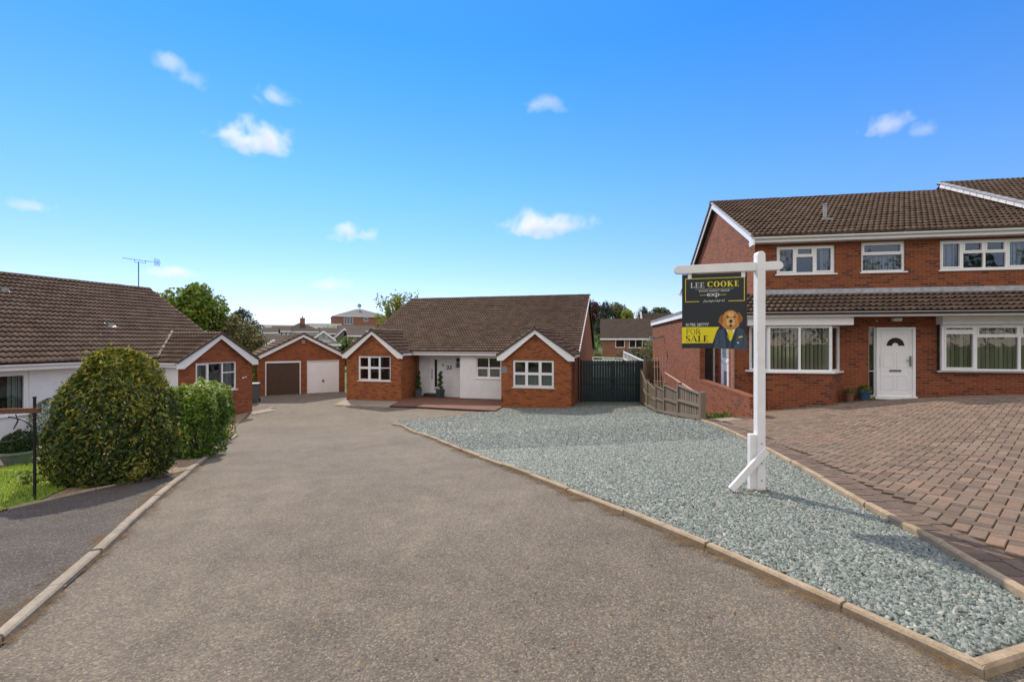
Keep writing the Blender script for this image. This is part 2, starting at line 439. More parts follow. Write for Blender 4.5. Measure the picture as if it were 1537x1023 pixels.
# ------------------------------------------------------------------ ground shape
def pchip(xs, ys):
    n = len(xs); h = [xs[i+1]-xs[i] for i in range(n-1)]; d = [(ys[i+1]-ys[i])/h[i] for i in range(n-1)]
    m = [d[0]]+[0 if d[i-1]*d[i] <= 0 else 2*d[i-1]*d[i]/(d[i-1]+d[i]) for i in range(1,n-1)]+[d[-1]]
    def f(x):
        if x <= xs[0]: return ys[0]
        if x >= xs[-1]: return ys[-1]
        i = 0
        while x > xs[i+1]: i += 1
        t = (x-xs[i])/h[i]
        return (2*t**3-3*t*t+1)*ys[i]+(t**3-2*t*t+t)*h[i]*m[i]+(-2*t**3+3*t*t)*ys[i+1]+(t**3-t*t)*h[i]*m[i+1]
    return f
g_fall = pchip([-40,-8,0,2.5,4.5,7.5,11,13.5,16,18.5,21.5,25,30,40,60,100,700],
           [.9,1.15,1.40,1.48,1.60,1.88,2.23,2.58,2.86,3.07,3.2,3.28,3.34,3.45,3.6,3.8,6])
g_left = pchip([0,5,12,15,22,28],[.01,.02,.035,.03,.012,0])
g_right = pchip([0,4,8,11,14,16,18.5,21.5,24],[.015,.03,.05,.06,.055,.045,.025,.01,0])
def sst(a, b, x):
    t = min(1, max(0, (x-a)/(b-a))); return t*t*(3-2*t)
def gz(x, y):
    """ground height (the lens is at z = 0)"""
    h = g_fall(y)
    if x < 0: h -= g_left(y)*max(x, -16)
    else:
        h -= g_right(y)*min(x, 10)
        h -= .05*min(max(0, x-6), 6)*sst(2, 6, y)*(1-sst(15, 19, y))
    if y > 38 and x > 0:
        h -= min(10, 5*((y-38)/70)**1.25)*sst(.04, .14, x/y)
    return -h

def gp(px, py):
    """where the line of sight through a photo pixel meets the ground"""
    kx, ky = (px-CX)/F, (CY-py)/F
    a, b = .5, 60.0
    for _ in range(60):
        m = (a+b)/2
        if ky*m > gz(kx*m, m): a = m
        else: b = m
    return (kx*m, m)

def at(px, py, Y):
    return Vector(((px-CX)/F*Y, Y, (CY-py)/F*Y))

def drape(name, poly, mat, dz, step=.4, label=None):
    """sheet inside polygon 'poly' laid on the ground"""
    pts = []
    n = len(poly)
    for i in range(n):
        a, b = poly[i], poly[(i+1)%n]
        L = math.hypot(b[0]-a[0], b[1]-a[1]); k = max(1, int(L/step))
        for j in range(k): pts.append(Vector((a[0]+(b[0]-a[0])*j/k, a[1]+(b[1]-a[1])*j/k)))
    nb = len(pts)
    edges = [(i,(i+1)%nb) for i in range(nb)]
    x0,x1 = min(p.x for p in pts),max(p.x for p in pts); y0,y1 = min(p.y for p in pts),max(p.y for p in pts)
    P2 = [(p.x,p.y) for p in pts]
    y = y0+step/2
    while y < y1:
        x = x0+step/2
        while x < x1:
            if inside(x, y, P2): pts.append(Vector((x,y)))
            x += step
        y += step
    vs, es, fs, *_ = delaunay_2d_cdt(pts, edges, [], 1, 1e-5)
    me = bpy.data.meshes.new(name)
    me.from_pydata([(v.x,v.y,gz(v.x,v.y)+dz) for v in vs], [], [list(f) for f in fs])
    me.materials.append(mat); me.update(); boxuv(me)
    bm = bmesh.new(); bm.from_mesh(me); bmesh.ops.recalc_face_normals(bm, faces=bm.faces)
    if sum(f.normal.z for f in bm.faces) < 0: bmesh.ops.reverse_faces(bm, faces=bm.faces)
    bm.to_mesh(me); bm.free()
    o = bpy.data.objects.new(name, me); COL.objects.link(o)
    return o

def inside(x, y, P):
    c = False; j = len(P)-1
    for i in range(len(P)):
        if (P[i][1] > y) != (P[j][1] > y) and x < (P[j][0]-P[i][0])*(y-P[i][1])/(P[j][1]-P[i][1])+P[i][0]: c = not c
        j = i
    return c

def resample(line, step):
    out = [line[0]]; acc = 0
    for a, b in zip(line, line[1:]):
        L = math.hypot(b[0]-a[0], b[1]-a[1]); d = step-acc
        while d <= L:
            out.append((a[0]+(b[0]-a[0])*d/L, a[1]+(b[1]-a[1])*d/L)); d += step
        acc = L-(d-step)
    if math.hypot(out[-1][0]-line[-1][0], out[-1][1]-line[-1][1]) > .1: out.append(line[-1])
    return out

def smooth_line(pts, k=6):
    out = []
    P = [pts[0]]+list(pts)+[pts[-1]]
    for i in range(1, len(P)-2):
        for j in range(k):
            t = j/k
            out.append(tuple(.5*((2*P[i][c])+(-P[i-1][c]+P[i+1][c])*t+(2*P[i-1][c]-5*P[i][c]+4*P[i+1][c]-P[i+2][c])*t*t+(-P[i-1][c]+3*P[i][c]-3*P[i+1][c]+P[i+2][c])*t**3) for c in (0,1)))
    out.append(pts[-1]); return out

def kerb(name, line, width, top, mat, stone=.9, side=1, gap=.008, jit=.006):
    """row of stones; 'line' is the edge, the stones lie on its left (side=1) or right (-1)"""
    st = resample(line, stone)
    mb = MB(); rr = random.Random(len(line))
    def nrm(i):
        a, b = st[max(0,i-1)], st[min(len(st)-1,i+1)]
        L = math.hypot(b[0]-a[0], b[1]-a[1]); return (-(b[1]-a[1])/L*side, (b[0]-a[0])/L*side)
    for i in range(len(st)-1):
        a, b = st[i], st[i+1]
        L = math.hypot(b[0]-a[0], b[1]-a[1])
        if L < .02: continue
        g = gap/L
        A = (a[0]+(b[0]-a[0])*g, a[1]+(b[1]-a[1])*g); B = (b[0]-(b[0]-a[0])*g, b[1]-(b[1]-a[1])*g)
        na, nb_ = nrm(i), nrm(i+1)
        j = rr.uniform(-jit, jit); o = rr.uniform(-jit, jit); c = .012
        rows = []
        for (p, n) in ((A, na), (B, nb_)):
            z = gz(*p)+top+j
            q = [(o,-.12),(o,top*.0),(o+0,-c),(o+c,0),(o+width-c,0),(o+width,-c),(o+width,-.15)]
            rows.append([(p[0]+n[0]*u, p[1]+n[1]*u, z+w if k != 1 else z-.06) for k,(u,w) in enumerate(q)])
        m = len(rows[0]); vs = rows[0]+rows[1]
        fs = [(k, k+1, m+k+1, m+k) for k in range(m-1)]
        fs += [tuple(range(m))[::-1], tuple(range(m, 2*m))]
        if side == 1: fs = [f[::-1] for f in fs]
        mb.add(vs, fs)
    return tag(mb.build(name, mat), kind='structure')

# ------------------------------------------------------------------ building helpers
def wall(mb, f, z0, z1, ops=(), apex=None, depth=.12, mi=0):
    """brick leaf with rectangular openings, reveals and an optional gable (s, z)"""
    L = f[6]
    S = sorted(set([0,L]+[o[0] for o in ops]+[o[1] for o in ops])); Z = sorted(set([z0,z1]+[o[2] for o in ops]+[o[3] for o in ops]))
    for i in range(len(S)-1):
        for j in range(len(Z)-1):
            sm, zm = (S[i]+S[i+1])/2, (Z[j]+Z[j+1])/2
            if any(o[0] < sm < o[1] and o[2] < zm < o[3] for o in ops): continue
            mb.fpoly(f, [(S[i],Z[j]),(S[i+1],Z[j]),(S[i+1],Z[j+1]),(S[i],Z[j+1])], 0, mi)
    if apex: mb.fpoly(f, [(0,z1),(L,z1),apex], 0, mi)
    def P(s,n,z): return (f[0]+f[2]*s+f[4]*n, f[1]+f[3]*s+f[5]*n, z)
    for a,b,c,d in [o[:4] for o in ops]:
        mb.add([P(a,0,c),P(a,0,d),P(a,-depth,d),P(a,-depth,c)], [(0,1,2,3)], mi)
        mb.add([P(b,0,c),P(b,-depth,c),P(b,-depth,d),P(b,0,d)], [(0,1,2,3)], mi)
        mb.add([P(a,0,d),P(b,0,d),P(b,-depth,d),P(a,-depth,d)], [(0,1,2,3)], mi)
        mb.add([P(a,0,c),P(a,-depth,c),P(b,-depth,c),P(b,0,c)], [(0,1,2,3)], mi)

def window(parent, f, s0, s1, z0, z1, cols, inset=.05, name='window', sill=True, label=None, fill=None, bar=.06, sash=.038, room=True):
    """cols: list of (fraction, [transom heights as fractions from the bottom], [sash flags])"""
    mb = MB(); gl = MB()
    n1, n0 = -inset, -inset-.07
    W = s1-s0; Hh = z1-z0
    mb.fbox(f, s0, s1, n0, n1, z1-bar, z1); mb.fbox(f, s0, s1, n0, n1, z0, z0+bar)
    mb.fbox(f, s0, s0+bar, n0, n1, z0+bar, z1-bar); mb.fbox(f, s1-bar, s1, n0, n1, z0+bar, z1-bar)
    x = s0; edges = [s0]
    for c in cols: x += c[0]*W; edges.append(x)
    for x in edges[1:-1]:
        mb.fbox(f, x-bar*.5, x+bar*.5, n0, n1+.002, z0+bar, z1-bar)
    for i,c in enumerate(cols):
        a = edges[i]+(bar if i == 0 else bar*.5); b = edges[i+1]-(bar if i == len(cols)-1 else bar*.5)
        zs = [z0+bar]+[z0+t*Hh for t in c[1]]+[z1-bar]
        for t in c[1]:
            mb.fbox(f, a, b, n0, n1+.001, z0+t*Hh-bar*.4, z0+t*Hh+bar*.4)
        for j in range(len(zs)-1):
            lo = zs[j]+(bar*.4 if j > 0 else 0); hi = zs[j+1]-(bar*.4 if j < len(zs)-2 else 0)
            q = 0
            if c[2][j]:
                q = sash
                mb.fbox(f, a, b, n0+.01, n1+.014, hi-q, hi); mb.fbox(f, a, b, n0+.01, n1+.014, lo, lo+q)
                mb.fbox(f, a, a+q, n0+.01, n1+.014, lo+q, hi-q); mb.fbox(f, b-q, b, n0+.01, n1+.014, lo+q, hi-q)
            gl.fpoly(f, [(a+q,lo+q),(b-q,lo+q),(b-q,hi-q),(a+q,hi-q)], n0+.03)
    w = mb.build(name, M['white'], parent)
    if label: w['label'] = label
    gl.build('pane', M['glass'], w)
    if sill:
        sb = MB(); sb.fbox(f, s0-.05, s1+.05, n0+.02, .045, z0-.042, z0-.002); sb.build('sill', M['white'], w, bevel=.006)
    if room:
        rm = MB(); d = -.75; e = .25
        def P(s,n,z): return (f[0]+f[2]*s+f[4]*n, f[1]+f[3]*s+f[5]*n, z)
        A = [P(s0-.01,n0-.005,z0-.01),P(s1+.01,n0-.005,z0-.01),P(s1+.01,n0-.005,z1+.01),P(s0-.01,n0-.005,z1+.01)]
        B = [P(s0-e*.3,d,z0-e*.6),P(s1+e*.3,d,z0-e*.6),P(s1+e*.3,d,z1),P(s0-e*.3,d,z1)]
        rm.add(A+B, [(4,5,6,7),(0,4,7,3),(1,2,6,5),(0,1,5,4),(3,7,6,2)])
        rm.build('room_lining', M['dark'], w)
    if fill == 'blind':
        bl = MB(); s = s0+.05; k = 0
        while s < s1-.05:
            a = .55+.25*math.sin(k*2.1)+.12*math.sin(k*.37)
            cx, cn = s, n0-.09
            dx, dn = .037*math.cos(a), .037*math.sin(a)
            def Q(sx,nn,z): return (f[0]+f[2]*sx+f[4]*nn, f[1]+f[3]*sx+f[5]*nn, z)
            bl.add([Q(cx-dx,cn-dn,z0+.07),Q(cx+dx,cn+dn,z0+.07),Q(cx+dx,cn+dn,z1-.06),Q(cx-dx,cn-dn,z1-.06)], [(0,1,2,3)])
            s += .108; k += 1
        bl.build('blind', M['blind'], w)
    elif fill == 'net':
        nb = MB(); s = s0+.03; zt = z0+Hh*.55
        while s < s1-.06:
            j = .03*math.sin(s*31)
            nb.fpoly(f, [(s,z0+.05),(s+.06,z0+.05),(s+.06,zt),(s,zt)], n0-.10+j)
            s += .058
        nb.build('curtain', M['net'], w)
    elif fill == 'drape':
        for lo_, hi_ in ((s0+.04, s0+W*.2), (s1-W*.2, s1-.04)):
            nb = MB(); s = lo_
            while s < hi_:
                j = .03*math.sin(s*45)
                nb.fpoly(f, [(s,z0+.05),(s+.04,z0+.05),(s+.04,z1-.05),(s,z1-.05)], n0-.10+j); s += .038
            nb.build('curtain', M['net'], w)
    return w

def roof_field(parent, name, P0, ud, vd, rows, mat, gauge=.31, roll=.165, amp=.055, lift=.085, label=None):
    """tiles in courses. P0 eave corner, ud along the eave, vd up the slope; rows: [(v, umin, umax), ...]"""
    P0 = Vector(P0); ud = Vector(ud).normalized(); vd = Vector(vd).normalized(); nn = ud.cross(vd).normalized()
    if nn.z < 0: nn = -nn
    vv = [r[0] for r in rows]; um = [r[1] for r in rows]; uM = [r[2] for r in rows]
    z0 = parent.get('_z0', 0.0)
    vmax = vv[-1]; nc = int(math.ceil((vmax-vv[0])/gauge-1e-6))
    ss = 6; du = roll/ss
    g0, g1 = math.floor(min(um)/du)-1, math.ceil(max(uM)/du)+1
    grid = np.arange(g0, g1+1)*du
    ph = (grid/roll) % 1.0
    prof = amp*np.power(np.clip(.5+.5*np.cos(2*np.pi*(ph-.35)), 0, 1), 1.9)
    Vs = []; Fs = []; T = []
    a0, a1, a2, an = np.array(P0), np.array(ud), np.array(vd), np.array(nn)
    off = 0; rr = np.random.default_rng(5)
    jit = rr.normal(0, .004, (nc+1, len(grid)//(2*ss)+3))
    for c in range(nc):
        va = vv[0]+c*gauge; vb = min(va+gauge+.03, vmax)
        ra, rb = np.interp([va,vb], vv, um), np.interp([va,vb], vv, uM)
        ub = np.clip(grid, ra[0], rb[0]); ut = np.clip(grid, ra[1], rb[1])
        jj = jit[c][(np.arange(len(grid))//(2*ss))]
        rowL = a0+ub[:,None]*a1+va*a2+(prof+lift+jj)[:,None]*an
        rowT = a0+ut[:,None]*a1+vb*a2+(prof*.96+.004)[:,None]*an
        thick = .026
        rowM = a0+ub[:,None]*a1+(va+.003)*a2+(prof+lift+jj-thick)[:,None]*an
        rowG = a0+ub[:,None]*a1+(va+.075)*a2+(prof+lift+jj-thick)[:,None]*an
        rowB = a0+ub[:,None]*a1+(va+.075)*a2+np.full((len(grid),1), -.012)*an
        n = len(grid)
        Vs.append(np.concatenate([rowB,rowG,rowM,rowL,rowT]))
        i = np.arange(n-1)
        keep = (np.abs(ub[1:]-ub[:-1]) > 1e-6) | (np.abs(ut[1:]-ut[:-1]) > 1e-6)
        i1 = i[keep & (np.abs(ub[1:]-ub[:-1]) > 1e-6)]; i2 = i[keep]
        for q_, ix in ((0,i1),(1,i1),(2,i1),(3,i2)):
            Fs.append(np.stack([off+q_*n+ix, off+q_*n+ix+1, off+(q_+1)*n+ix+1, off+(q_+1)*n+ix], 1))
            T.append(np.stack([np.floor(ix/(2*ss))+.5, np.full(len(ix), c+.5), np.zeros(len(ix))], 1))
        off += 5*n
    V = np.concatenate(Vs); V[:,2] -= z0
    Fq = np.concatenate(Fs); T = np.concatenate(T)
    o = npmesh(name, V, Fq, mat, None)
    me = o.data
    if len(me.polygons) == len(T):
        at_ = me.attributes.new('tile', 'FLOAT_VECTOR', 'FACE'); at_.data.foreach_set('vector', T.astype(np.float32).ravel())
    o.parent = parent; o['_z0'] = z0
    if label: o['label'] = label
    return o

def ridge(mb, a, b, r=.13, seg=.42, mi=0):
    a = Vector(a); b = Vector(b); L = (b-a).length; k = max(1, int(L/seg)); d = (b-a)/k
    s = d.normalized().cross(Vector((0,0,1))).normalized(); u = s.cross(d.normalized())
    for i in range(k):
        p = a+d*i; q = p+d*.985; j = random.uniform(-.006,.006)
        vs = []
        for pt in (p, q):
            for t in range(7):
                an = math.pi*(t/6); vs.append(pt+s*math.cos(an)*r+u*(math.sin(an)*r*.8-.05+j))
        fs = [(t,t+1,8+t,7+t) for t in range(6)]+[tuple(range(7)), tuple(range(13,6,-1))]
        mb.add(vs, fs, mi)

def barge(mb, f, pts, w=.17, n0=0, n1=.03):
    """boards following a gable line (list of (s,z)); the board hangs below the line"""
    for (a, b) in zip(pts, pts[1:]):
        mb.fprism(f, [(a[0],a[1]-w),(b[0],b[1]-w),(b[0],b[1]),(a[0],a[1])], n0, n1)

def gutter(mb, a, b, r=.055):
    a = Vector(a); b = Vector(b)
    s = (b-a).normalized().cross(Vector((0,0,1))).normalized()
    vs = []
    for p in (a, b):
        for t in range(7):
            an = math.pi*t/6; vs.append(p+s*math.cos(an)*r-Vector((0,0,math.sin(an)*r)))
    mb.add(vs, [(t+1,t,7+t,8+t) for t in range(6)]+[(6,0,7,13)])

# ------------------------------------------------------------------ foliage helpers
def leaf_cloud(name, P, Nn, size, mats, parent=None, aspect=.42, fold=.25, jitter=.8, mi=None, droop=0.0):
    N = len(P)
    size = np.broadcast_to(np.asarray(size, dtype=float), (N,))*rng.uniform(.7, 1.3, N)
    nn = Nn+rng.normal(0, jitter, (N,3)); nn /= np.linalg.norm(nn, axis=1)[:,None]+1e-9
    t = rng.normal(0, 1, (N,3)); t[:,2] -= droop
    t -= (t*nn).sum(1)[:,None]*nn; t /= np.linalg.norm(t, axis=1)[:,None]+1e-9
    s = np.cross(nn, t)
    L = size[:,None]; W = L*aspect*.5
    base = P-t*L*.5; tip = P+t*L*.5; mid = P-nn*W*fold
    lf = P+s*W+nn*W*fold; rt = P-s*W+nn*W*fold
    V = np.stack([base, lf, tip, rt], 1).reshape(-1,3)
    b = np.arange(N)[:,None]*4
    Fc = np.concatenate([b+np.array([[0,2,1]]), b+np.array([[0,3,2]])], 1).reshape(-1,3)
    o = npmesh(name, V, Fc, mats, parent)
    if mi is not None:
        o.data.polygons.foreach_set('material_index', np.repeat(mi.astype(np.int32), 2))
    return o

def blob_points(blobs, n, shell=.55, lump=.18):
    """points and outward normals spread through ellipsoids (centre, radii)"""
    w = np.array([r[0]*r[1]+r[1]*r[2]+r[0]*r[2] for c,r in blobs]); w = w/w.sum()
    P = []; Q = []
    for (c, r), k in zip(blobs, np.maximum(1, (w*n).astype(int))):
        d = rng.normal(0, 1, (k,3)); d /= np.linalg.norm(d, axis=1)[:,None]
        ph = rng.uniform(0, 6.28, 4)
        m = 1+lump*(np.sin(d[:,0]*5+ph[0])*np.sin(d[:,1]*5+ph[1])+.6*np.sin(d[:,2]*7+ph[2])*np.sin(d[:,0]*9+ph[3]))
        rad = (1-shell*rng.uniform(0, 1, k)**1.8)*m
        P.append(np.array(c)+d*rad[:,None]*np.array(r)); q = d/np.array(r); Q.append(q/np.linalg.norm(q, axis=1)[:,None])
    return np.concatenate(P), np.concatenate(Q)

def dome_points(n, rx, ry, h, z0=0, shell=.35, belly=.35, lump=.06, waves=(5,4), pw=2.15):
    """points on a clipped dome bush; widest at 'belly' of its height"""
    u = rng.uniform(0, 1, n); a = rng.uniform(0, 2*np.pi, n)
    z = u**.9
    prof = np.where(z < belly, 1-.22*((belly-z)/belly)**2, np.sqrt(np.clip(1-(np.abs(z-belly)/(1-belly))**pw, 0, 1)))
    m = 1+lump*(np.sin(a*waves[0]+z*6)+np.sin(a*waves[1]*2.3-z*11)*.7)
    rad = prof*m*(1-shell*rng.uniform(0, 1, n)**2.2)
    P = np.stack([np.cos(a)*rad*rx, np.sin(a)*rad*ry, z0+z*h*(1+.03*np.sin(a*3))], 1)
    nz = np.clip((z-belly)/(1-belly), -.2, 1)
    Q = np.stack([np.cos(a)*(1-np.clip(nz,0,1)**2), np.sin(a)*(1-np.clip(nz,0,1)**2), nz*1.1+.1], 1)
    return P, Q/np.linalg.norm(Q, axis=1)[:,None]

def limb(mb, a, b, r0, r1, bend=.1, k=5):
    a = Vector(a); b = Vector(b); pts = []; L = (b-a).length
    off = Vector((random.uniform(-1,1), random.uniform(-1,1), random.uniform(-.3,.3)))*bend*L
    for i in range(k+1):
        t = i/k; pts.append(a.lerp(b, t)+off*math.sin(math.pi*t))
    mb.tube(pts, [r0+(r1-r0)*i/k for i in range(k+1)], 7)

def tree(name, label, base, blobs, n, size, leaf, bark='bark', trunk=.15, group=None, shell=.6, lump=.22, cat='tree', aspect=.6, limbs=True, sub=5):
    root = empty(name, base, 0, label, cat, group)
    big = []
    for c, r in blobs:
        big.append((c, r))
        for _ in range(sub):
            d = Vector((random.gauss(0,1), random.gauss(0,1), random.gauss(.2,.8))).normalized()
            f = random.uniform(.3,.48)
            big.append(((c[0]+d.x*r[0]*.8, c[1]+d.y*r[1]*.8, c[2]+d.z*r[2]*.8), (r[0]*f, r[1]*f, r[2]*f)))
    P, Q = blob_points(big, n, shell, lump)
    leaf_cloud('crown', P, Q, size, M[leaf], root, aspect, .25, .7)
    mb = MB()
    cz = sum(c[2] for c,r in blobs)/len(blobs)
    top = (blobs[0][0][0]*.4, blobs[0][0][1]*.4, cz)
    limb(mb, (0,0,-.1), top, trunk, trunk*.5, .04)
    if limbs:
        for c, r in big:
            limb(mb, (top[0]*.6, top[1]*.6, cz*random.uniform(.45,.8)), c, trunk*.4, trunk*.1, .12)
    mb.build('trunk', M[bark], root, uv=False, smooth=True)
    return root

# ================================================================== SETTING
def grid_axis(lo, hi, near0, near1, s, grow):
    out = []; x = near0
    while x <= near1: out.append(x); x += s
    st = s; x = out[-1]
    while x < hi: st *= grow; x += st; out.append(x)
    st = s; x = near0
    while x > lo: st *= grow; x -= st; out.insert(0, x)
    return out
gx = grid_axis(-700, 700, -24, 24, .8, 1.18); gy = grid_axis(-60, 900, -8, 44, .8, 1.16)
V = [(x, y, gz(x,y)-.04) for y in gy for x in gx]; nx = len(gx)
Fq = [(j*nx+i, j*nx+i+1, (j+1)*nx+i+1, (j+1)*nx+i) for j in range(len(gy)-1) for i in range(nx-1)]
tag(npmesh('ground', V, Fq, M['ground'], None, True), kind='structure')

# --- lines of the forecourt
KL = [gp(*p) for p in [(0,968),(67,907),(112,868),(165,820),(195,790),(239,748.5),(277,717),(318,681),(357,652)]]
KL = [(KL[0][0]-1.6, KL[0][1]-1.75)]+KL                                   # runs on behind the lens
EL = [gp(*p) for p in [(0,769),(56,754),(94,745),(161,732),(225,720),(275,708)]]
EL = [(EL[0][0]-2.6, EL[0][1]-.45)]+EL
KG = [gp(*p) for p in [(588,637),(603,639),(634,653),(697,679),(779,709),(857,740),(946.5,775),(1034,812.5),(1160,869)]]
d = ((KG[-1][0]-KG[-3][0]), (KG[-1][1]-KG[-3][1])); L = math.hypot(*d); d = (d[0]/L, d[1]/L)
KGe = (KG[-1][0]+d[0]*.95, KG[-1][1]+d[1]*.95)
KG.append(KGe)
KB = [gp(*p) for p in [(588,637),(592,634),(603,631),(640,628),(677,625),(716,619)]]
DE = [gp(*p) for p in [(1052,633),(1100,653),(1150,678),(1228,724),(1302.6,769),(1385,815)]]
dd = (DE[-1][0]-DE[-3][0], DE[-1][1]-DE[-3][1]); L = math.hypot(*dd); dd = (dd[0]/L, dd[1]/L)
DEe = (DE[-1][0]+dd[0]*1.15, DE[-1][1]+dd[1]*1.15); DE.append(DEe)
FB = [(6.75,24.0),(5.9,18.6),(5.5,16.35),(5.1,13.9),(4.62,11.05)]         # foot of the timber fence

road = [(KL[0][0],KL[0][1])]+KL[1:]+[gp(352,640),(-12.6,21.0),(-14.9,24.5),(-17,28.2),(-8,33.5),(-4,29),(-2,26),(3.6,22.5),(2.5,12),(3.2,6),(6.4,2.2),(6.8,-3.5),(-5,-3.5)]
tag(drape('road', road, M['tarmac'], -.012, .35), kind='structure')
ldr = [KL[0]]+[p for p in KL[1:8]]+[EL[-1]]+EL[::-1][1:]+[(EL[0][0]-3, EL[0][1]-1.5),(-9,-3)]
ldr = KL[:8]+EL[::-1]+[(-9.5,2.5),(-7,-1.5)]
tag(drape('side_driveway', ldr, M['tarmac2'], .004, .35), kind='structure')
kerb('kerb_stones', KL, .078, .036, M['kerb'], .6, 1)
kerb('lawn_edging', EL, .045, .03, M['edging'], .9, 1)
kerb('gravel_kerb', KG, .062, .040, M['edging'], .9, 1)
kerb('gravel_back_kerb', KB, .06, .045, M['edging'], .9, -1)
kerb('drive_edging', DE, .055, .075, M['edging'], .9, 1)
kerb('gravel_end_kerb', [KGe, DEe], .062, .034, M['edging'], .6, 1)

def m_dirt(name, c, lo_, hi_):
    t = NT(name); p = t.pos()
    b = t.bsdf(t.ramp(t.noise(p, 22, 5, .7), [(.3,tuple(x*.6 for x in c)),(.7,c)]), .95, None, 0, .15)
    tr = t.n('ShaderNodeBsdfTransparent'); mx = t.n('ShaderNodeMixShader')
    sp = t.n('ShaderNodeAttribute', attribute_name='edge').outputs['Fac']
    f = t.math('ADD', sp, t.math('MULTIPLY', t.math('SUBTRACT', t.noise(p, 2.6, 6, .8), .54), 3.4))
    t.l(t.ramp(f, [(lo_,(0,0,0)),(hi_,(.6,.6,.6))]), mx.inputs[0]); t.l(tr.outputs[0], mx.inputs[1]); t.l(b, mx.inputs[2])
    return t.fin(mx.outputs[0])
M['dirt'] = m_dirt('kerb_silt', (.20,.125,.06), .45, .95)
def dirt_strip(name, line, side, w, mat):
    st = resample(line, .12); V = []; A = []
    for i, p in enumerate(st):
        a, b = st[max(0,i-1)], st[min(len(st)-1,i+1)]; L = math.hypot(b[0]-a[0], b[1]-a[1]) or 1
        nx_, ny_ = -(b[1]-a[1])/L*side, (b[0]-a[0])/L*side
        for k in range(4):
            u = w*k/3; x, y = p[0]-nx_*(u-.012), p[1]-ny_*(u-.012); V.append((x, y, gz(x,y)+.0075)); A.append(1-k/3)
    Fc = [(i*4+k, i*4+k+1, i*4+k+5, i*4+k+4) for i in range(len(st)-1) for k in range(3)]
    if side < 0: Fc = [f[::-1] for f in Fc]
    o = npmesh(name, V, Fc, mat); at2 = o.data.attributes.new('edge', 'FLOAT', 'POINT'); at2.data.foreach_set('value', np.array(A, dtype=np.float32))
    tag(o, kind='structure')
dirt_strip('kerb_dirt', KG, 1, .26, M['dirt']); dirt_strip('kerb_dirt', KL[1:], 1, .16, M['dirt']); dirt_strip('kerb_dirt', [(p[0]-.085,p[1]+.02) for p in KL[1:8]], -1, .25, M['dirt'])
lt = []
for line, off in ((KG,-.09),(KL[1:],-.05),(KL[1:8],.18),(EL[1:],-.08)):
    st = resample(line, .04)
    for i in range(1, len(st)-1):
        if random.random() < .35:
            a, b = st[i-1], st[i+1]; L = math.hypot(b[0]-a[0], b[1]-a[1]); nx_, ny_ = -(b[1]-a[1])/L, (b[0]-a[0])/L
            o_ = off+random.gauss(0,.05)*(1 if random.random() < .8 else 3); x, y = st[i][0]+nx_*o_, st[i][1]+ny_*o_
            lt.append((x, y, gz(x,y)+.014))
for _ in range(260):
    y = random.uniform(2,14); x = random.uniform(-3.2,3.0)*min(1,y/6); lt.append((x, y, gz(x,y)+.010))
for _ in range(90):
    a_ = random.uniform(0,6.28); r_ = abs(random.gauss(0,.14)); x, y = gp(1138,740); x += math.cos(a_)*r_-.03; y += math.sin(a_)*r_; lt.append((x, y, gz(x,y)+.035))
lt = np.array(lt)
M['litter'] = m_leaf('fallen_leaf', [(0,(.10,.055,.02)),(.5,(.20,.12,.045)),(.8,(.28,.20,.08)),(1,(.12,.13,.04))], .8, .1)
leaf_cloud('leaf_litter', lt, np.tile([[0,0,1.0]],(len(lt),1)), .026, M['litter'], None, .55, .3, .18)
tag(bpy.data.objects['leaf_litter'], 'dry brown leaf scraps lying along the kerbs', 'leaf litter', kind='stuff')
# --- slate gravel
GB = [(p[0]+.03, p[1]+.03) for p in KG]+[DEe]+DE[::-1][1:]+FB[::-1]+[(3.5,24.2),(2.75,21.5),gp(752,613),gp(744,617.5)]+KB[::-1][:-1]
tag(drape('gravel_bed', GB, M['slatebase'], .016, .3), kind='structure')
def chips(poly, n_near, n_far):
    P = []
    xs = [p[0] for p in poly]; ys = [p[1] for p in poly]
    tries = 0
    while len(P) < n_near+n_far and tries < 900000:
        tries += 1
        y = (2.0+6.0*random.random()) if len(P) < n_near else (6.5+16*random.random()**1.3)
        x = random.uniform(min(xs), max(xs))
        if inside(x, y, poly) and min((x-p[0])**2+(y-p[1])**2 for p in KGs) > .095**2: P.append((x, y))
    P = np.array(P); n = len(P)
    z = np.array([gz(x,y) for x,y in P])+.018
    a = rng.uniform(0, 2*np.pi, n); tilt = rng.normal(0, .36, (n,2))
    l = rng.gamma(7, .0016, n)+.004; w = l*rng.uniform(.35, .75, n); h = rng.uniform(.003, .007, n)
    far = np.clip((P[:,1]-6)/10, 0, 1); l *= 1+far*.5; w *= 1+far*.5
    ca, sa = np.cos(a), np.sin(a)
    corners = [(-1,-.7),(-.2,-1),(1,-.4),(.75,.8),(-.5,1)]
    V = np.zeros((n, 10, 3))
    for k,(u,v) in enumerate(corners):
        uu = l*(u+rng.normal(0,.18,n)); vv = w*(v+rng.normal(0,.18,n))
        for b,s in ((0,-1),(1,.8)):
            sc = 1.0 if b == 0 else .86
            V[:,k+5*b,0] = P[:,0]+(uu*ca-vv*sa)*sc; V[:,k+5*b,1] = P[:,1]+(uu*sa+vv*ca)*sc
            V[:,k+5*b,2] = z+s*h+uu*tilt[:,0]*.8+vv*tilt[:,1]*.8+rng.uniform(0,.004,n)
    b = np.arange(n)[:,None]*10
    tri = [(5,6,7),(5,7,8),(5,8,9)]
    for k in range(5):
        k2 = (k+1)%5; tri += [(k,k2,5+k2),(k,5+k2,5+k)]
    Fc = np.concatenate([b+np.array([t]) for t in tri], 1).reshape(-1,3)
    return tag(npmesh('slate_gravel', V.reshape(-1,3), Fc, M['slate']), 'grey green slate chippings spread over the front bed', 'gravel', kind='stuff')
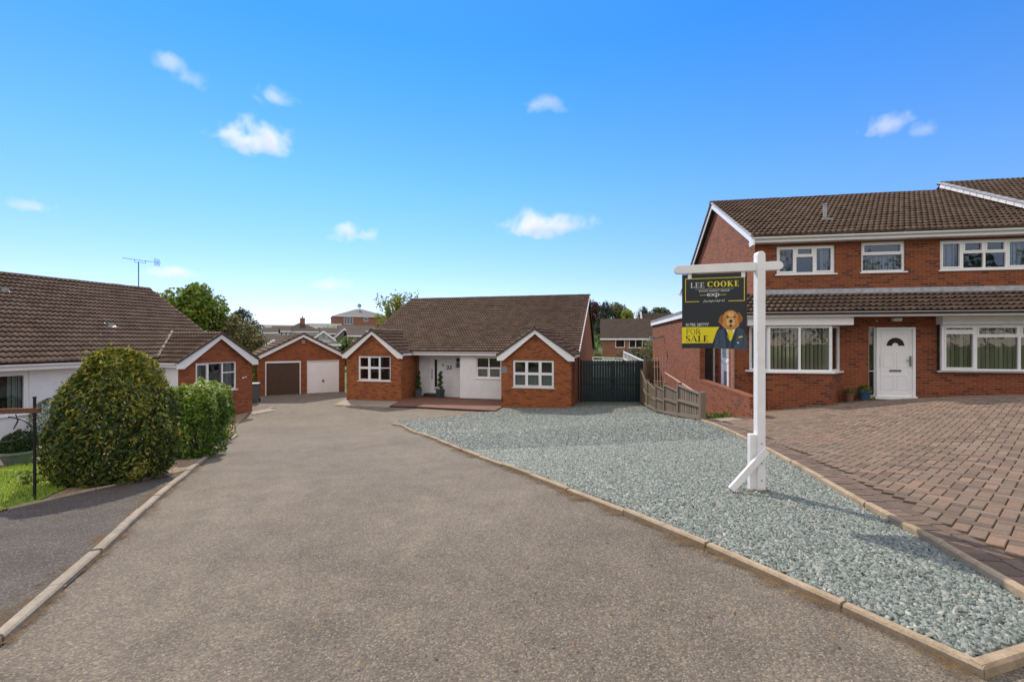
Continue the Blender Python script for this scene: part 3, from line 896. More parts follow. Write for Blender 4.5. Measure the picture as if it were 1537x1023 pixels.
KGs = resample(KG, .09)[::1]+resample([KGe, DEe], .09)
chips(GB, 92000, 46000)

# --- block paved drive (45 degree herringbone with a border course along the edging)
RH = (6.87, 14.04, R(-9.8)); rc, rs = math.cos(RH[2]), math.sin(RH[2])
def RW(x, y): return (RH[0]+x*rc-y*rs, RH[1]+x*rs+y*rc)
DR = DE[:]+[(4.3,.2),(9,-1),(17,4),RW(9.5,-.02),RW(-.05,-.02),RW(-.6,-.2),RW(-.62,-3.3),(5.0,10.6)]
tag(drape('driveway_bed', DR, M['joint'], .006, .35), kind='structure')
def paver(mb, cx, cy, ang, l=.2, w=.1, g=.0035, mi=0):
    c, s = math.cos(ang), math.sin(ang); j = random.uniform(-.0025,.0025); V = []
    for (hl, hw, z) in ((l/2-g, w/2-g, .0), (l/2-g, w/2-g, .022), (l/2-g-.005, w/2-g-.005, .027)):
        for u,v in ((-hl,-hw),(hl,-hw),(hl,hw),(-hl,hw)):
            x, y = cx+u*c-v*s, cy+u*s+v*c
            V.append((x, y, gz(x,y)+z+j))
    mb.add(V, [(8,9,10,11)]+[(k,(k+1)%4,4+(k+1)%4,4+k) for k in range(4)]+[(4+k,4+(k+1)%4,8+(k+1)%4,8+k) for k in range(4)], mi)
pv = MB()
DL = resample(DE, .05)
def dist_edge(x, y):
    return min(math.hypot(x-p[0], y-p[1]) for p in DL)
A0 = R(90-52); ca, sa = math.cos(A0), math.sin(A0)
U = .1
PB = [p for p in DR]
for i in range(-170, 170):
    for j in range(-170, 170):
        # herringbone: a horizontal paver on (i,i+1) when (i-j)%4==0, a vertical one on (j,j+1) when (i-j)%4==2
        k = (i-j) % 4
        if k == 0: u, v, a = (i+1)*U, (j+.5)*U, A0
        elif k == 3: u, v, a = (i+.5)*U, (j+1)*U, A0+math.pi/2
        else: continue
        x, y = 8.5+u*ca-v*sa, 8.0+u*sa+v*ca
        if y < .6 or x > 15.5 or not inside(x, y, PB): continue
        if x < y*.0+6.9 and dist_edge(x, y) < .405: continue
        paver(pv, x, y, a)
bd = resample(DE, .103)
for i in range(len(bd)-1):
    a, b = bd[i], bd[i+1]; L = math.hypot(b[0]-a[0], b[1]-a[1])
    if L < .09: continue
    nx_, ny_ = -(b[1]-a[1])/L, (b[0]-a[0])/L
    an = math.atan2(ny_, nx_)
    mx_, my_ = (a[0]+b[0])/2, (a[1]+b[1])/2
    paver(pv, mx_+nx_*.16, my_+ny_*.16, an, mi=1)
bd = resample(DE, .205)
for i in range(len(bd)-1):
    a, b = bd[i], bd[i+1]; L = math.hypot(b[0]-a[0], b[1]-a[1])
    if L < .15: continue
    nx_, ny_ = -(b[1]-a[1])/L, (b[0]-a[0])/L
    paver(pv, (a[0]+b[0])/2+nx_*.312, (a[1]+b[1])/2+ny_*.312, math.atan2(ny_, nx_)+math.pi/2, mi=1)
tag(pv.build('driveway', [M['paver'], M['paverdk']], uv=False), kind='structure')

# --- ramp beside the drive, slabs, terrace, path, bed, lawn
tag(drape('side_path', [FB[4],(5.0,10.6),RW(-.62,-3.3),RW(-.62,1.9),RW(-.6,13),(6.95,24.0),FB[1],FB[2],FB[3]], M['slab'], .002, .4), kind='structure')
BH = (3.55, 24.5, R(-14)); bc, bs = math.cos(BH[2]), math.sin(BH[2])
def BW(x, y): return (BH[0]+x*bc-y*bs, BH[1]+x*bs+y*bc)
tr = drape('terrace', [BW(-9.47,.39),BW(-9.47,-1.86),gp(585,611),gp(623,612),gp(720,617),gp(744,618),gp(752.6,613),BW(-3.45,-3.05),BW(-3.45,-.5)], M['redpave'], .075, .4)
tag(tr, kind='structure')
mb = MB(); q = [gp(585,611),gp(623,612),gp(720,617),gp(744,618)]
for a, b in zip(q, q[1:]):
    mb.add([(a[0],a[1],gz(*a)-.05),(b[0],b[1],gz(*b)-.05),(b[0],b[1],gz(*b)+.074),(a[0],a[1],gz(*a)+.074)], [(0,1,2,3)])
tag(mb.build('terrace_step', M['brownpipe']), kind='structure')
tag(drape('apron_slab', [gp(499,608),gp(584,611.5),BW(-9.5,-1.9),BW(-12.9,-1.9),BW(-13.3,-1.2)], M['slab'], .012, .4), kind='structure')
kerb('apron_kerb', [BW(-13.2,-1.2),gp(499,608),gp(541,609.8),gp(584,611.3)], .06, .03, M['edging'], .9, 1)
LH = (-15.4, 14.65, R(-16)); lc, ls = math.cos(LH[2]), math.sin(LH[2])
def LW(x, y): return (LH[0]+x*lc-y*ls, LH[1]+x*ls+y*lc)
tag(drape('corner_slab', [LW(1.0,7.4),gp(380,622),gp(412,616),gp(402,611),LW(.95,9.2)], M['slab'], .010, .4), kind='structure')
lawn = EL[:3]+[gp(120,725),gp(85,688),gp(52,695),gp(27,699),gp(0,706),(-11.5,7.2),(EL[0][0]-1.2,EL[0][1]-.1)]
tag(drape('lawn', lawn, M['lawn'], .02, .35), kind='structure')
bed = EL[2:]+[gp(318,679),gp(350,652),gp(352,640),LW(1.0,7.4),LW(.95,4.0),LW(-.4,4.0),LW(.6,1.0),gp(85,688),gp(120,725)]
tag(drape('planting_bed', bed, M['soil'], .012, .35), kind='structure')
tag(drape('garden_path', [gp(0,706),gp(27,699),gp(52,695),gp(85,688),LW(.6,1.0),LW(-.45,3.9),LW(-.45,-5),LW(1.6,-6),(-11.5,7.2)], M['brownpave'], .016, .4), kind='structure')
gpts = []
while len(gpts) < 21000:
    x = random.uniform(-11.6,-4.2); y = random.uniform(2.6,8.8)
    if inside(x, y, lawn): gpts.append((x, y, gz(x,y)+.035))
gpts = np.array(gpts)
ng = np.tile(np.array([[0,0,1.0]]), (len(gpts),1)); 
t_ = rng.normal(0,.45,(len(gpts),3)); t_[:,2] = 1; t_ /= np.linalg.norm(t_,axis=1)[:,None]
s_ = np.cross(t_, rng.normal(0,1,(len(gpts),3))); s_ /= np.linalg.norm(s_,axis=1)[:,None]
hl = rng.uniform(.02,.05,len(gpts))[:,None]
V = np.stack([gpts-s_*.005-np.array([[0,0,.02]]), gpts+s_*.005-np.array([[0,0,.02]]), gpts+t_*hl], 1).reshape(-1,3)
tag(npmesh('grass', V, np.arange(len(V)).reshape(-1,3), M['blade']), 'short mown green grass of the front lawn', 'grass', kind='stuff')
# weeds by the path
w0 = gp(1076,627); P = np.stack([rng.normal(w0[0],.22,500), rng.normal(w0[1],.18,500), np.zeros(500)],1)
P[:,2] = [gz(a,b)+abs(random.gauss(.05,.05)) for a,b,_ in P]
leaf_cloud('weeds', P, np.tile([[0,0,.4]],(500,1)), .09, M['leaf_hedge'], None, .3); tag(bpy.data.objects['weeds'], 'patch of green weeds growing beside the paved drive', 'weeds', kind='stuff')

# ================================================================== BUNGALOW (centre)
Z0 = -3.6
B = empty('bungalow', (BH[0], BH[1], Z0), BH[2], 'brick bungalow number 23 with two front gables and a white entrance wall', 'house')
B['_z0'] = Z0
FLR = -3.13
def gable_wing(root, x0, x1, y0, yb, zb, ze, za, brick, ops, side_ops=(), name='front_wall'):
    f = fr((x0,y0),(x1,y0)); mb = MB()
    wall(mb, f, zb, ze, ops, (f[6]/2, za))
    wall(mb, fr((x1,y0),(x1,yb)), zb, ze)
    wall(mb, fr((x0,yb),(x0,y0)), zb, ze)
    mb.build(name, brick, root)
    return f
E6 = -.80   # eaves of the wings
fL = gable_wing(B, -12.87, -9.48, -1.85, .6, -3.6, E6, .42, M['brick_b'], [(.74,2.75,-2.22,-.84)])
fRg = gable_wing(B, -3.43, 0, -3.1, .0, -3.6, E6, .40, M['brick_b'], [(.59,2.6,-2.24,-.93)])
cols3 = [(.345,[.5],[1,0]),(.31,[.5],[1,0]),(.345,[.5],[1,0])]
window(B, fL, .74, 2.75, -2.22, -.84, [(.335,[.52],[1,1]),(.33,[.52],[1,1]),(.335,[.52],[0,0])], fill=None)
window(B, fRg, .59, 2.6, -2.24, -.93, [(.335,[.5],[1,1]),(.33,[.5],[1,1]),(.335,[.5],[1,1])], fill='net')
# soldier course above each wing window
mb = MB()
for f, a, b, z in ((fL,.45,3.0,-.83),(fRg,.35,2.85,-.92)):
    s = a; mb = MB(); mb.fbox(f, a, b, -.02, .001, z+.002, z+.213)
    while s < b: mb.fbox(f, s, s+.066, -.02, .004, z, z+.215); s += .076
    mb.build('soldier_course', M['brick_l'], B)
# white entrance walls
mb = MB(); fA = fr((-9.48,.4),(-6.5,.4)); wall(mb, fA, -3.6, -.66, [(.70,1.50,-3.05,-.93),(2.30,2.62,-1.61,-.96)])
wall(mb, fr((-6.5,.4),(-6.5,-.5)), -3.6, -.66)
mb.build('entrance_wall', M['render'], B)
mb = MB(); fB = fr((-6.55,-.5),(-3.43,-.5)); wall(mb, fB, -3.2, -.66, [(.95,2.41,-2.07,-.90)])
mb.fbox(fB, 0, 3.12, -.1, .0-.004, -3.2, -3.2)
mb.build('white_front_wall', M['render'], B)
mb = MB(); mb.fbox(fB, .01, 3.11, -.10, -.02, -3.6, -3.2); mb.build('plinth', M['brownpipe'], B)
window(B, fB, .95, 2.41, -2.07, -.90, [(.5,[.5],[1,0]),(.5,[.5],[1,0])], fill='net')
window(B, fA, 2.30, 2.62, -1.61, -.96, [(1,[.55],[0,0])], fill='net', bar=.04)
# plastic cladding lines + front door
mb = MB(); fr_ = MB(); gl = MB()
fr_.fbox(fA, .70, .77, -.08, .02, -3.05, -.93); fr_.fbox(fA, 1.43, 1.50, -.08, .02, -3.05, -.93); fr_.fbox(fA, .77, 1.43, -.08, .02, -1.01, -.93)
fr_.fbox(fA, .68, 1.52, -.08, .04, -3.07, -3.0)
mb.fbox(fA, .77, 1.43, -.09, -.035, -3.0, -1.01)
for s in (.86, 1.24, 1.34): mb.fbox(fA, s, s+.012, -.036, -.028, -2.9, -1.1)
door = mb.build('front_door', M['white'], B)
fr_.build('door_frame', M['white'], door)
gl.fbox(fA, .99, 1.145, -.05, -.030, -2.72, -1.1, 0); gl.build('door_glazing', M['black'], door)
hd = MB(); hd.fbox(fA, .82, .85, -.03, .02, -2.25, -1.65); hd.build('handle', M['aerial'], door)
lp = MB(); lp.fbox(fA, .95, 1.22, -.035, -.022, -2.86, -2.80); lp.build('letterbox', M['aerial'], door)
mb = MB(); mb.fbox(fA, 1.51, 1.57, .0, .05, -1.47, -1.36)
mb.build('door_bell', M['black'], B)
mb = MB()
for k in range(9): mb.fbox(fA, .02+k*.055, .028+k*.055, .0, .012, -3.05, -.75)
mb.build('cladding_strip', M['white'], B)
mb = MB(); mb.fbox(fA, .5, 1.55, .0, .45, -3.22, -3.07); mb.build('door_step', M['brownpipe'], B)
# main roof, wings, gable end
sl = (3.10-(-.58))/7.5
vl = math.hypot(7.5, 3.68)
def mroof(y): return -.58+(y+.9)*sl
ud, vd = (1,0,0), (0, 7.5, 3.68)
roofB = roof_field(B, 'main_roof', (-13.05,-.9,-.58), ud, vd, [(0,0,13.2),(vl,0,13.2)], M['tile'], .31, .165, .055, .085)
mb = MB(); mb.add([(-13.05,6.6,3.10),(.15,6.6,3.10),(.15,11.9,-.58),(-13.05,11.9,-.58)], [(0,1,2,3)]); mb.build('rear_roof', M['ridge'], B)
mb = MB(); ridge(mb, (-13.08,6.6,3.14), (.18,6.6,3.14)); mb.build('ridge_tiles', M['ridge'], B)
mb = MB()
wall(mb, fr((0,-.02),(0,11.2)), -3.6, -.66, (), (6.62, 2.98))
wall(mb, fr((-12.87,11.2),(-12.87,.4)), -3.6, -.66, (), (4.6, 2.98))
wall(mb, fr((0,11.2),(-12.87,11.2)), -3.6, -.66)
mb.build('gable_wall', M['brick_b'], B)
mb = MB()
fg = fr((.10,-.95),(.10,12.0)); barge(mb, fg, [(0,-.60),(7.55,3.08),(12.9,-.60)], .16, 0, .03)
mb.build('verge_board', M['brownpipe'], B); mb = MB()
fg = fr((-13.0,12.0),(-13.0,-.95)); barge(mb, fg, [(.05,-.60),(5.4,3.08),(12.95,-.60)], .16, 0, .03)
mb.build('verge_board', M['brownpipe'], B)
# mortared verge: pale blobs between tile ends
for xv in (.165, -13.07):
    mb = MB(); mb.bar((xv,-.9,-.58),(xv,6.6,3.10),.045,.05)
    for k in range(26):
        t0 = (k*.315)/vl; t1 = min(1, (k*.315+.13)/vl)
        if t0 < 1: mb.bar((xv,-.9+7.5*t0,-.55+3.68*t0),(xv,-.9+7.5*t1,-.55+3.68*t1), .065, .08)
    mb.build('verge_mortar', M['slab' if xv < 0 else 'white_paint'], B)
def wing_roof(root, x0, x1, y0, ze, za, yback, yvalley, tile, name='wing_roof', ov=.17):
    """two small slopes meeting the main roof along valleys"""
    xm = (x0+x1)/2; h = za-ze; hw = (x1-x0)/2+ov
    zt = za+.06
    l = math.hypot(hw, h+.06*0)
    # right slope: eave along y from y0-ov to yvalley, ridge to yback
    for sgn in (1,-1):
        P = (xm+sgn*hw, y0-.2, zt-h*hw/((x1-x0)/2)*1.0)
        ez = zt-h*hw/((x1-x0)/2)
        vd = (-sgn*hw, 0, zt-ez); L = math.hypot(hw, zt-ez)
        if sgn == 1: rows = [(0,0,yvalley-y0+.2),(L,0,yback-y0+.2)]; ud=(0,1,0); P=(xm+hw,y0-.2,ez)
        else: rows = [(0,-(yvalley-y0+.2),0),(L,-(yback-y0+.2),0)]; ud=(0,-1,0); P=(xm-hw,y0-.2,ez)
        roof_field(root, name, P, ud, vd, rows, tile, .31, .165, .055, .085)
    mb = MB(); ridge(mb, (xm,y0-.22,zt+.04), (xm,yback,zt+.04), .12); mb.build('wing_ridge', M['ridge'], root)
    # barge boards with boxed ends
    f = fr((x0-.5,y0-.16),(x1+.5,y0-.16)); W = f[6]; bl = MB()
    sl = h/((x1-x0)/2)
    s_e = .5-ov; zE = zt-sl*((x1-x0)/2+ov)
    lo = .20
    bl.fprism(f, [(s_e,zE-.06-lo*.9),(s_e+.30,zE-.06-lo*.9),(s_e+.30,zE-.06-lo*.9+.001),(W/2,zt-.05-lo),(W/2,zt-.05),(s_e,zE-.05)], -.02, .02)
    bl.fprism(f, [(W-s_e-.30,zE-.06-lo*.9),(W-s_e,zE-.06-lo*.9),(W-s_e,zE-.05),(W/2,zt-.05),(W/2,zt-.05-lo),(W-s_e-.30,zE-.06-lo*.9+.001)], -.0195, .0195)
    bl.build('bargeboard', M['white'], root)
    dk = MB()
    dk.bar((xm-hw-.02,y0-.19,ez+.01),(xm,y0-.19,zt+.0),.10,.09); dk.bar((xm+hw+.02,y0-.19,ez+.01),(xm,y0-.19,zt+.0),.10,.09)
    dk.build('verge_tiles', M['ridge'], root)
    so = MB(); so.box(x1, x1+ov, y0-.15, yvalley, ze-.15, ze-.13); so.box(x1+ov-.02, x1+ov, y0-.15, yvalley, ze-.13, ze+.02); so.build('fascia', M['white'], root)
    so = MB(); so.box(x0-ov, x0, y0-.15, yvalley, ze-.15, ze-.13); so.box(x0-ov, x0-ov+.02, y0-.15, yvalley, ze-.13, ze+.02); so.build('fascia', M['white'], root)
wing_roof(B, -12.87, -9.48, -1.85, E6+.14, .55, 1.55, -.75, M['tile_dk'])
wing_roof(B, -3.43, 0, -3.1, E6+.14, .53, 1.5, -.75, M['tile_dk'])
for xm, hw in ((-11.175,1.865),(-1.715,1.885)):
    for s in (1,-1):
        mb = MB(); mb.bar((xm+s*hw,-.80,E6+.14+.07),(xm,1.58,.60), .07, .03); mb.build('valley_mortar', M['slab'], B)
mb = MB(); mb.box(-9.3,-3.6,-.84,-.80,-.80,-.60); mb.box(-9.3,-3.6,-.80,.42,-.80,-.78); mb.build('eaves_board', M['white'], B)
mb = MB(); gutter(mb, (-9.3,-.90,-.60), (-3.6,-.90,-.60), .055); mb.build('gutter', M['white'], B)
mb = MB(); mb.tube([(-9.28,-.86,-.66),(-9.38,-.3,-.95),(-9.40,-.12,-1.1),(-9.40,-.12,-3.25)], .035); mb.build('downpipe', M['brownpipe'], B)
mb = MB(); mb.tube([(.12,-2.9,-.80),(.10,-2.75,-1.05),(.07,-2.7,-1.2),(.07,-2.7,-3.3)], .036); mb.build('downpipe', M['brownpipe'], B); mb = MB(); mb.tube([(.09,-.3,-.75),(.06,-.25,-1.0),(.06,-.25,-3.2)], .036); mb.build('downpipe', M['brownpipe'], B)
mb = MB(); f = fr((0,0),(0,10)); mb.tube([(.05,1.2,-.35),(.07,.4,-.60),(.12,-.4,-.72)], .03); mb.build('overflow_pipe', M['slab'], B)
mb = MB(); f = fRg; mb.fbox(f, .04, .07, .0, .03, -3.0, -2.75); mb.build('meter_box', M['black'], B)
mb = MB(); mb.lathe([(.0,0),(.17,0),(.17,.02),(0,.02)], (0,0,0), 20)
pl = []
for x,y,z in mb.v: pl.append((-3.43+.16+x, -3.1-.002-z, -1.42+y))
mb.v = pl; mb.build('wall_plaque', M['dish'], B)
# gable vents
for f, s in ((fL, 1.7), (fRg, 1.71)): mb = MB(); mb.fbox(f, s-.10, s+.10, -.02, .01, -.05, .07); mb.build('air_brick', M['timber_bn'], B)

def text(body, parent, name, mat, size, loc, rot, extrude=.004, align='CENTER', sx=1.0, bold=0.0):
    cu = bpy.data.curves.new(name, 'FONT'); cu.body = body; cu.size = size; cu.extrude = extrude; cu.align_x = align; cu.offset = bold
    ob = bpy.data.objects.new(name+'_tmp', cu); COL.objects.link(ob)
    bpy.context.view_layer.update()
    me = bpy.data.meshes.new_from_object(ob.evaluated_get(bpy.context.evaluated_depsgraph_get()))
    bpy.data.objects.remove(ob); bpy.data.curves.remove(cu)
    me.name = name; me.materials.clear(); me.materials.append(mat)
    for v in me.vertices: v.co.x *= sx
    mx = Matrix.Translation(Vector(loc)) @ rot.to_matrix().to_4x4() if hasattr(rot,'to_matrix') else Matrix.Translation(Vector(loc)) @ rot
    me.transform(mx)
    o = bpy.data.objects.new(name, me); COL.objects.link(o)
    if parent: o.parent = parent
    return o
upright = Matrix.Rotation(math.pi/2, 4, 'X')
text('23', B, 'house_number', M['black'], .30, (-7.55, .383, -1.66-Z0), upright, .012, sx=1.15, bold=.006)

# ================================================================== HOUSE (right)
Z0 = -2.6
H = empty('house', (RH[0], RH[1], Z0), RH[2], 'two storey red brick house with a paved drive and a white front door', 'house')
H['_z0'] = Z0
XR = 8.9
mb = MB(); fU = fr((.78,.6),(XR,.6)); o_ = .78
wins = [(1.42,3.09,2.10,2.98),(3.82,5.01,2.11,3.03),(5.93,8.3,2.12,3.0)]
wall(mb, fU, 1.2, 3.22, [(a-o_,b-o_,c,d) for a,b,c,d in wins]); mb.build('upper_wall', M['brick_r'], H)
mb = MB()
wall(mb, fr((.78,9.6),(.78,.6)), -2.6, 3.22, (), (4.5, 5.62))
wall(mb, fr((XR,9.6),(.78,9.6)), -2.6, 3.22)
mb.build('gable_wall', M['brick_r'], H)
window(H, fU, 1.42-o_, 3.09-o_, 2.10, 2.98, [(.335,[],[1]),(.32,[.64],[0,1]),(.345,[],[1])], fill='drape')
window(H, fU, 3.82-o_, 5.01-o_, 2.11, 3.03, [(1,[.6],[0,1])], fill='net')
window(H, fU, 5.93-o_, 8.3-o_, 2.12, 3.0, [(.255,[],[1]),(.24,[.58],[0,1]),(.24,[.58],[0,1]),(.265,[],[1])], fill='drape')
# ground floor front: brick with a canted bay, the door recess, a wide window
mb = MB(); fG = fr((0,0),(XR,0))
wall(mb, fG, -2.6, 1.0, [(.42,2.92,-.92,.62),(3.70,4.93,-1.69,.42),(5.47,8.3,-.86,.60)])
fSd = fr((0,1.9),(0,0)); wall(mb, fSd, -2.6, 1.0, [(.32,1.27,-1.72,.35)])
mb.build('front_wall', M['brick_r'], H)
# bay: canted glazing on a brick base
bayp = [(.42,.0),(.76,-.55),(2.45,-.55),(2.92,.0)]
mb = MB()
for a, b in zip(bayp, bayp[1:]): wall(mb, fr(a,b), -2.6, -.935)
mb.build('bay_base', M['brick_r'], H)
layouts = [[(1,[],[0])], [(.5,[],[0]),(.5,[],[0])], [(1,[],[0])]]
for (a, b), ly in zip(zip(bayp, bayp[1:]), layouts):
    f = fr(a,b); window(H, f, 0, f[6], -.89, .44, ly, inset=.0, name='bay_window', fill='blind', bar=.06, sill=False, room=False)
mb = MB(); mb.add([(x,y,-.935) for x,y in [(.30,.0),(.70,-.62),(2.50,-.62),(3.04,.0)]]+[(x,y,-.885) for x,y in [(.30,.0),(.70,-.62),(2.50,-.62),(3.04,.0)]],
    [(3,2,1,0),(4,5,6,7),(0,1,5,4),(1,2,6,5),(2,3,7,6)]); mb.build('bay_sill', M['white'], H)
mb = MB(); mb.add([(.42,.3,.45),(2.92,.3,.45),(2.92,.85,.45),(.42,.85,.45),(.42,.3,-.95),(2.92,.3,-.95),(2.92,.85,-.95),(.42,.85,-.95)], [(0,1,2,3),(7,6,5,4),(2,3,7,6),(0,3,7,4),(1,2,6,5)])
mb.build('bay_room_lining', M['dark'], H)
mb = MB()
mb.box(.18, 2.98, -.64, -.02, .45, .70); mb.build('bay_head', M['white'], H, bevel=.01)
mb = MB(); mb.box(5.42, XR, -.28, -.002, .47, .70); mb.build('window_head', M['white'], H, bevel=.008)
window(H, fG, 5.47, 8.3, -.85, .47, [(.295,[.84],[1,1]),(.37,[.74],[0,1]),(.335,[.74],[0,1])], inset=-.16, fill='blind', bar=.065)
mb = MB(); mb.box(5.49, 8.28, -.17, .02, -.84, -.82); mb.build('window_base', M['white'], H)
# door with fanlight
fr_ = MB(); s0, s1, z0, z1 = 3.90, 4.91, -1.66, .40
for a,b,c,d in ((s0,s0+.07,z0,z1),(s1-.07,s1,z0,z1),(s0+.07,s1-.07,z1-.075,z1),(s0-.05,s1+.03,z0-.04,z0+.045)): fr_.fbox(fG, a, b, -.09, .012 if c > z0-.02 else .05, c, d)
dm = MB(); a, b = s0+.07, s1-.07; w_ = b-a
dm.fbox(fG, a, b, -.08, -.03, z0+.045, z1-.075)
def panel(p0, p1, q0, q1):
    t = .018
    for u0,u1,v0,v1 in ((p0,p1,q0,q0+t),(p0,p1,q1-t,q1),(p0,p0+t,q0+t,q1-t),(p1-t,p1,q0+t,q1-t)): dm.fbox(fG, u0, u1, -.031, -.018, v0, v1)
for p0,p1 in ((a+.13,a+.40),(a+.47,a+.74)):
    panel(p0,p1,-1.42,-1.0); panel(p0,p1,-.76,-.34)
panel(a+.06,b-.06,z0+.12,z1-.15)
cx, cz, r = (a+b)/2, -.14, .235
arc = [(cx+(r+.03)*math.cos(math.pi*k/14), cz+(r+.03)*math.sin(math.pi*k/14)) for k in range(15)]
arc2 = [(cx+r*math.cos(math.pi*k/14), cz+r*math.sin(math.pi*k/14)) for k in range(15)]
for k in range(14): dm.fprism(fG, [arc2[k],arc[k],arc[k+1],arc2[k+1]], -.03, -.012)
door = dm.build('front_door', M['white'], H)
fr_.build('door_frame', M['white'], door)
fan = MB(); inn = [(cx+.085*math.cos(math.pi*k/14), cz+.085*math.sin(math.pi*k/14)) for k in range(15)]
for k in range(14): fan.fprism(fG, [inn[k],arc2[k],arc2[k+1],inn[k+1]], -.03, -.022)
fan.build('fanlight', M['dark'], door)
hd = MB(); hd.fbox(fG, b-.075, b-.045, -.02, .02, -.74, -.44); hd.bar((b-.06,-.02,-.56),(b-.17,-.02,-.56),.02,.02); hd.build('handle', M['aerial'], door)
lb = MB(); lb.fbox(fG, cx-.15, cx+.15, -.03, -.015, -.90, -.84); lb.build('letterbox', M['aerial'], door)
gb = MB(); gb.fbox(fG, a+.012, a+.03, -.02, .01, -.8, -.45); gb.build('door_hinge', M['white_paint'], door)
window(H, fG, 3.71, 3.895, -1.62, .41, [(1,[.36],[0,0])], bar=.022, name='side_light', sill=False)
mb = MB(); mb.fbox(fG, 4.28, 4.5, .0, .12, .57, .66); mb.build('porch_lamp', M['white_paint'], H)
mb = MB(); mb.tube([(3.85,-.05,.60),(3.85,-.12,.58)],.035); mb.build('security_camera', M['greypipe'], H)
# lean-to roof over the ground floor
pl_ = 1.42; rise = .62
roof_field(H, 'porch_roof', (-.12,-.86,.80), (1,0,0), (0,pl_,rise), [(0,0,XR+.12),(math.hypot(pl_,rise),0,XR+.12)], M['tile_dk'], .31, .165, .055, .085)
mb = MB(); mb.fbox(fU, 0, XR-.78, .0, .012, 1.39, 1.62); mb.add([(.78,.585,1.48),(XR,.585,1.48),(XR,.44,1.455),(.78,.44,1.455)], [(0,1,2,3)]); mb.add([(-.1,.60,1.44),(.78,.60,1.44),(.78,.42,1.47),(-.1,.42,1.47)], [(0,1,2,3)]); mb.build('lead_flashing', M['lead'], H)
mb = MB(); mb.add([(-.11,-.86,.76),(-.11,.58,.76),(-.11,.58,1.38)], [(0,1,2)]); mb.add([(-.10,-.86,.76),(-.10,.58,.76),(-.10,.58,1.38)], [(2,1,0)]); mb.build('porch_cheek', M['brick_r'], H)
mb = MB(); mb.box(-.12, XR, -.80, -.77, .69, .83); mb.box(-.12, XR, -.77, .0, .705, .72); mb.build('porch_fascia', M['white'], H)
mb = MB(); gutter(mb, (-.15,-.865,.80), (XR,-.865,.80), .052); mb.build('porch_gutter', M['brownpipe'], H)
# main roof
e0 = (.60-.36); rz = 5.74; dy = 5.1-e0; L = math.hypot(dy, rz-3.24)
roof_field(H, 'main_roof', (.56,e0,3.24), (1,0,0), (0,dy,rz-3.24), [(0,0,XR-.56),(L,0,XR-.56)], M['tile_r'], .31, .165, .055, .085)
mb = MB(); mb.add([(.56,5.1,rz),(XR,5.1,rz),(XR,9.96,3.24),(.56,9.96,3.24)], [(0,1,2,3)]); mb.build('rear_roof', M['ridge'], H)
mb = MB(); ridge(mb, (.52,5.1,rz+.04), (XR,5.1,rz+.04)); mb.build('ridge_tiles', M['ridge'], H)
mb = MB(); mb.box(.58, XR, e0+.06, e0+.09, 3.07, 3.24); mb.box(.58, XR, e0+.09, .6, 3.07, 3.085); mb.build('eaves_board', M['white'], H)
mb = MB(); gutter(mb, (.58,e0+.0,3.21), (XR,e0+.0,3.21), .055); mb.build('gutter', M['white'], H)
mb = MB(); f = fr((.62,9.96),(.62,e0)); W = f[6]; barge(mb, f, [(0,3.22),(W/2,rz-.03),(W,3.22)], .20, 0, .03)
f2 = (f[0],f[1],f[2],f[3],f[4],f[5],W); mb.fbox(f, W-.28, W+.03, -.03, .035, 2.98, 3.16); mb.build('bargeboard', M['white'], H)
mb = MB(); mb.bar((.57,e0-.02,3.27),(.57,5.1,rz+.03),.09,.05); mb.bar((.57,9.96,3.27),(.57,5.1,rz+.03),.09,.05); mb.build('verge_mortar', M['lead'], H)
mb = MB(); k = 1.55; zz = 3.24+(rz-3.24)*k/dy; mb.tube([(3.35,e0+k,zz-.05),(3.35,e0+k,zz+.50)], .06); mb.lathe([(.075,0),(.075,.04),(.02,.06)], (3.35,e0+k,zz+.50)); mb.build('vent_pipe', M['greypipe'], H, smooth=False)
mb = MB(); mb.box(3.2,3.5,e0+k-.22,e0+k+.12,zz-.02,zz+.02); mb.build('vent_flashing', M['lead'], H)
# flat roofed side extension running back
EY0, EY1, EX = 1.9, 14.2, -.6
mb = MB(); wall(mb, fr((EX,EY1),(EX,EY0)), -3.6+.0, 1.02); 
fE = fr((EX,EY0),(.78,EY0)); wall(mb, fE, -2.6, 1.02, [(.18,.44,-2.2,.9)])
wall(mb, fr((.78,EY1),(EX,EY1)), -3.6, 1.02)
mb.v = [(x,y,max(z,-3.4)) for x,y,z in mb.v]
mb.build('extension_wall', M['brick_r'], H)
mb = MB(); mb.box(EX-.12, .8, EY0-.15, EY1+.1, 1.12, 1.22); mb.box(EX-.10,.8,EY0-.13,EY1+.08,1.22,1.235); mb.build('extension_roof', M['dish'], H)
mb = MB(); mb.box(EX-.10, EX-.07, EY0-.13, EY1+.08, .94, 1.12); mb.box(EX-.07, .78, EY0-.13, EY0-.10, .94, 1.12); mb.build('extension_fascia', M['white'], H)
dm = MB(); dm.fbox(fSd, .33, 1.26, -.10, -.04, -1.72, .34); dm.fbox(fSd, .33, 1.26, -.04, -.02, -.72, -.62); dm.fbox(fSd, .33, .40, -.04, -.02, -1.72, .34); dm.fbox(fSd, 1.19, 1.26, -.04, -.02, -1.72, .34); sd = dm.build('side_door', M['white'], H)
g = MB(); g.fbox(fSd, .45, 1.14, -.04, -.03, -.55, .22); g.build('door_glazing', M['net'], sd)
g = MB(); g.fbox(fSd, .65, .95, -.04, -.028, -1.5, -1.0); g.build('cat_flap', M['dish'], sd)
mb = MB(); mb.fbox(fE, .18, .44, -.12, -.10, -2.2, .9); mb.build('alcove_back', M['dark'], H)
mb = MB(); mb.tube([(EX+.47,EY0-.06,.95),(EX+.47,EY0-.06,-1.9)], .030); mb.build('downpipe', M['lead'], H)
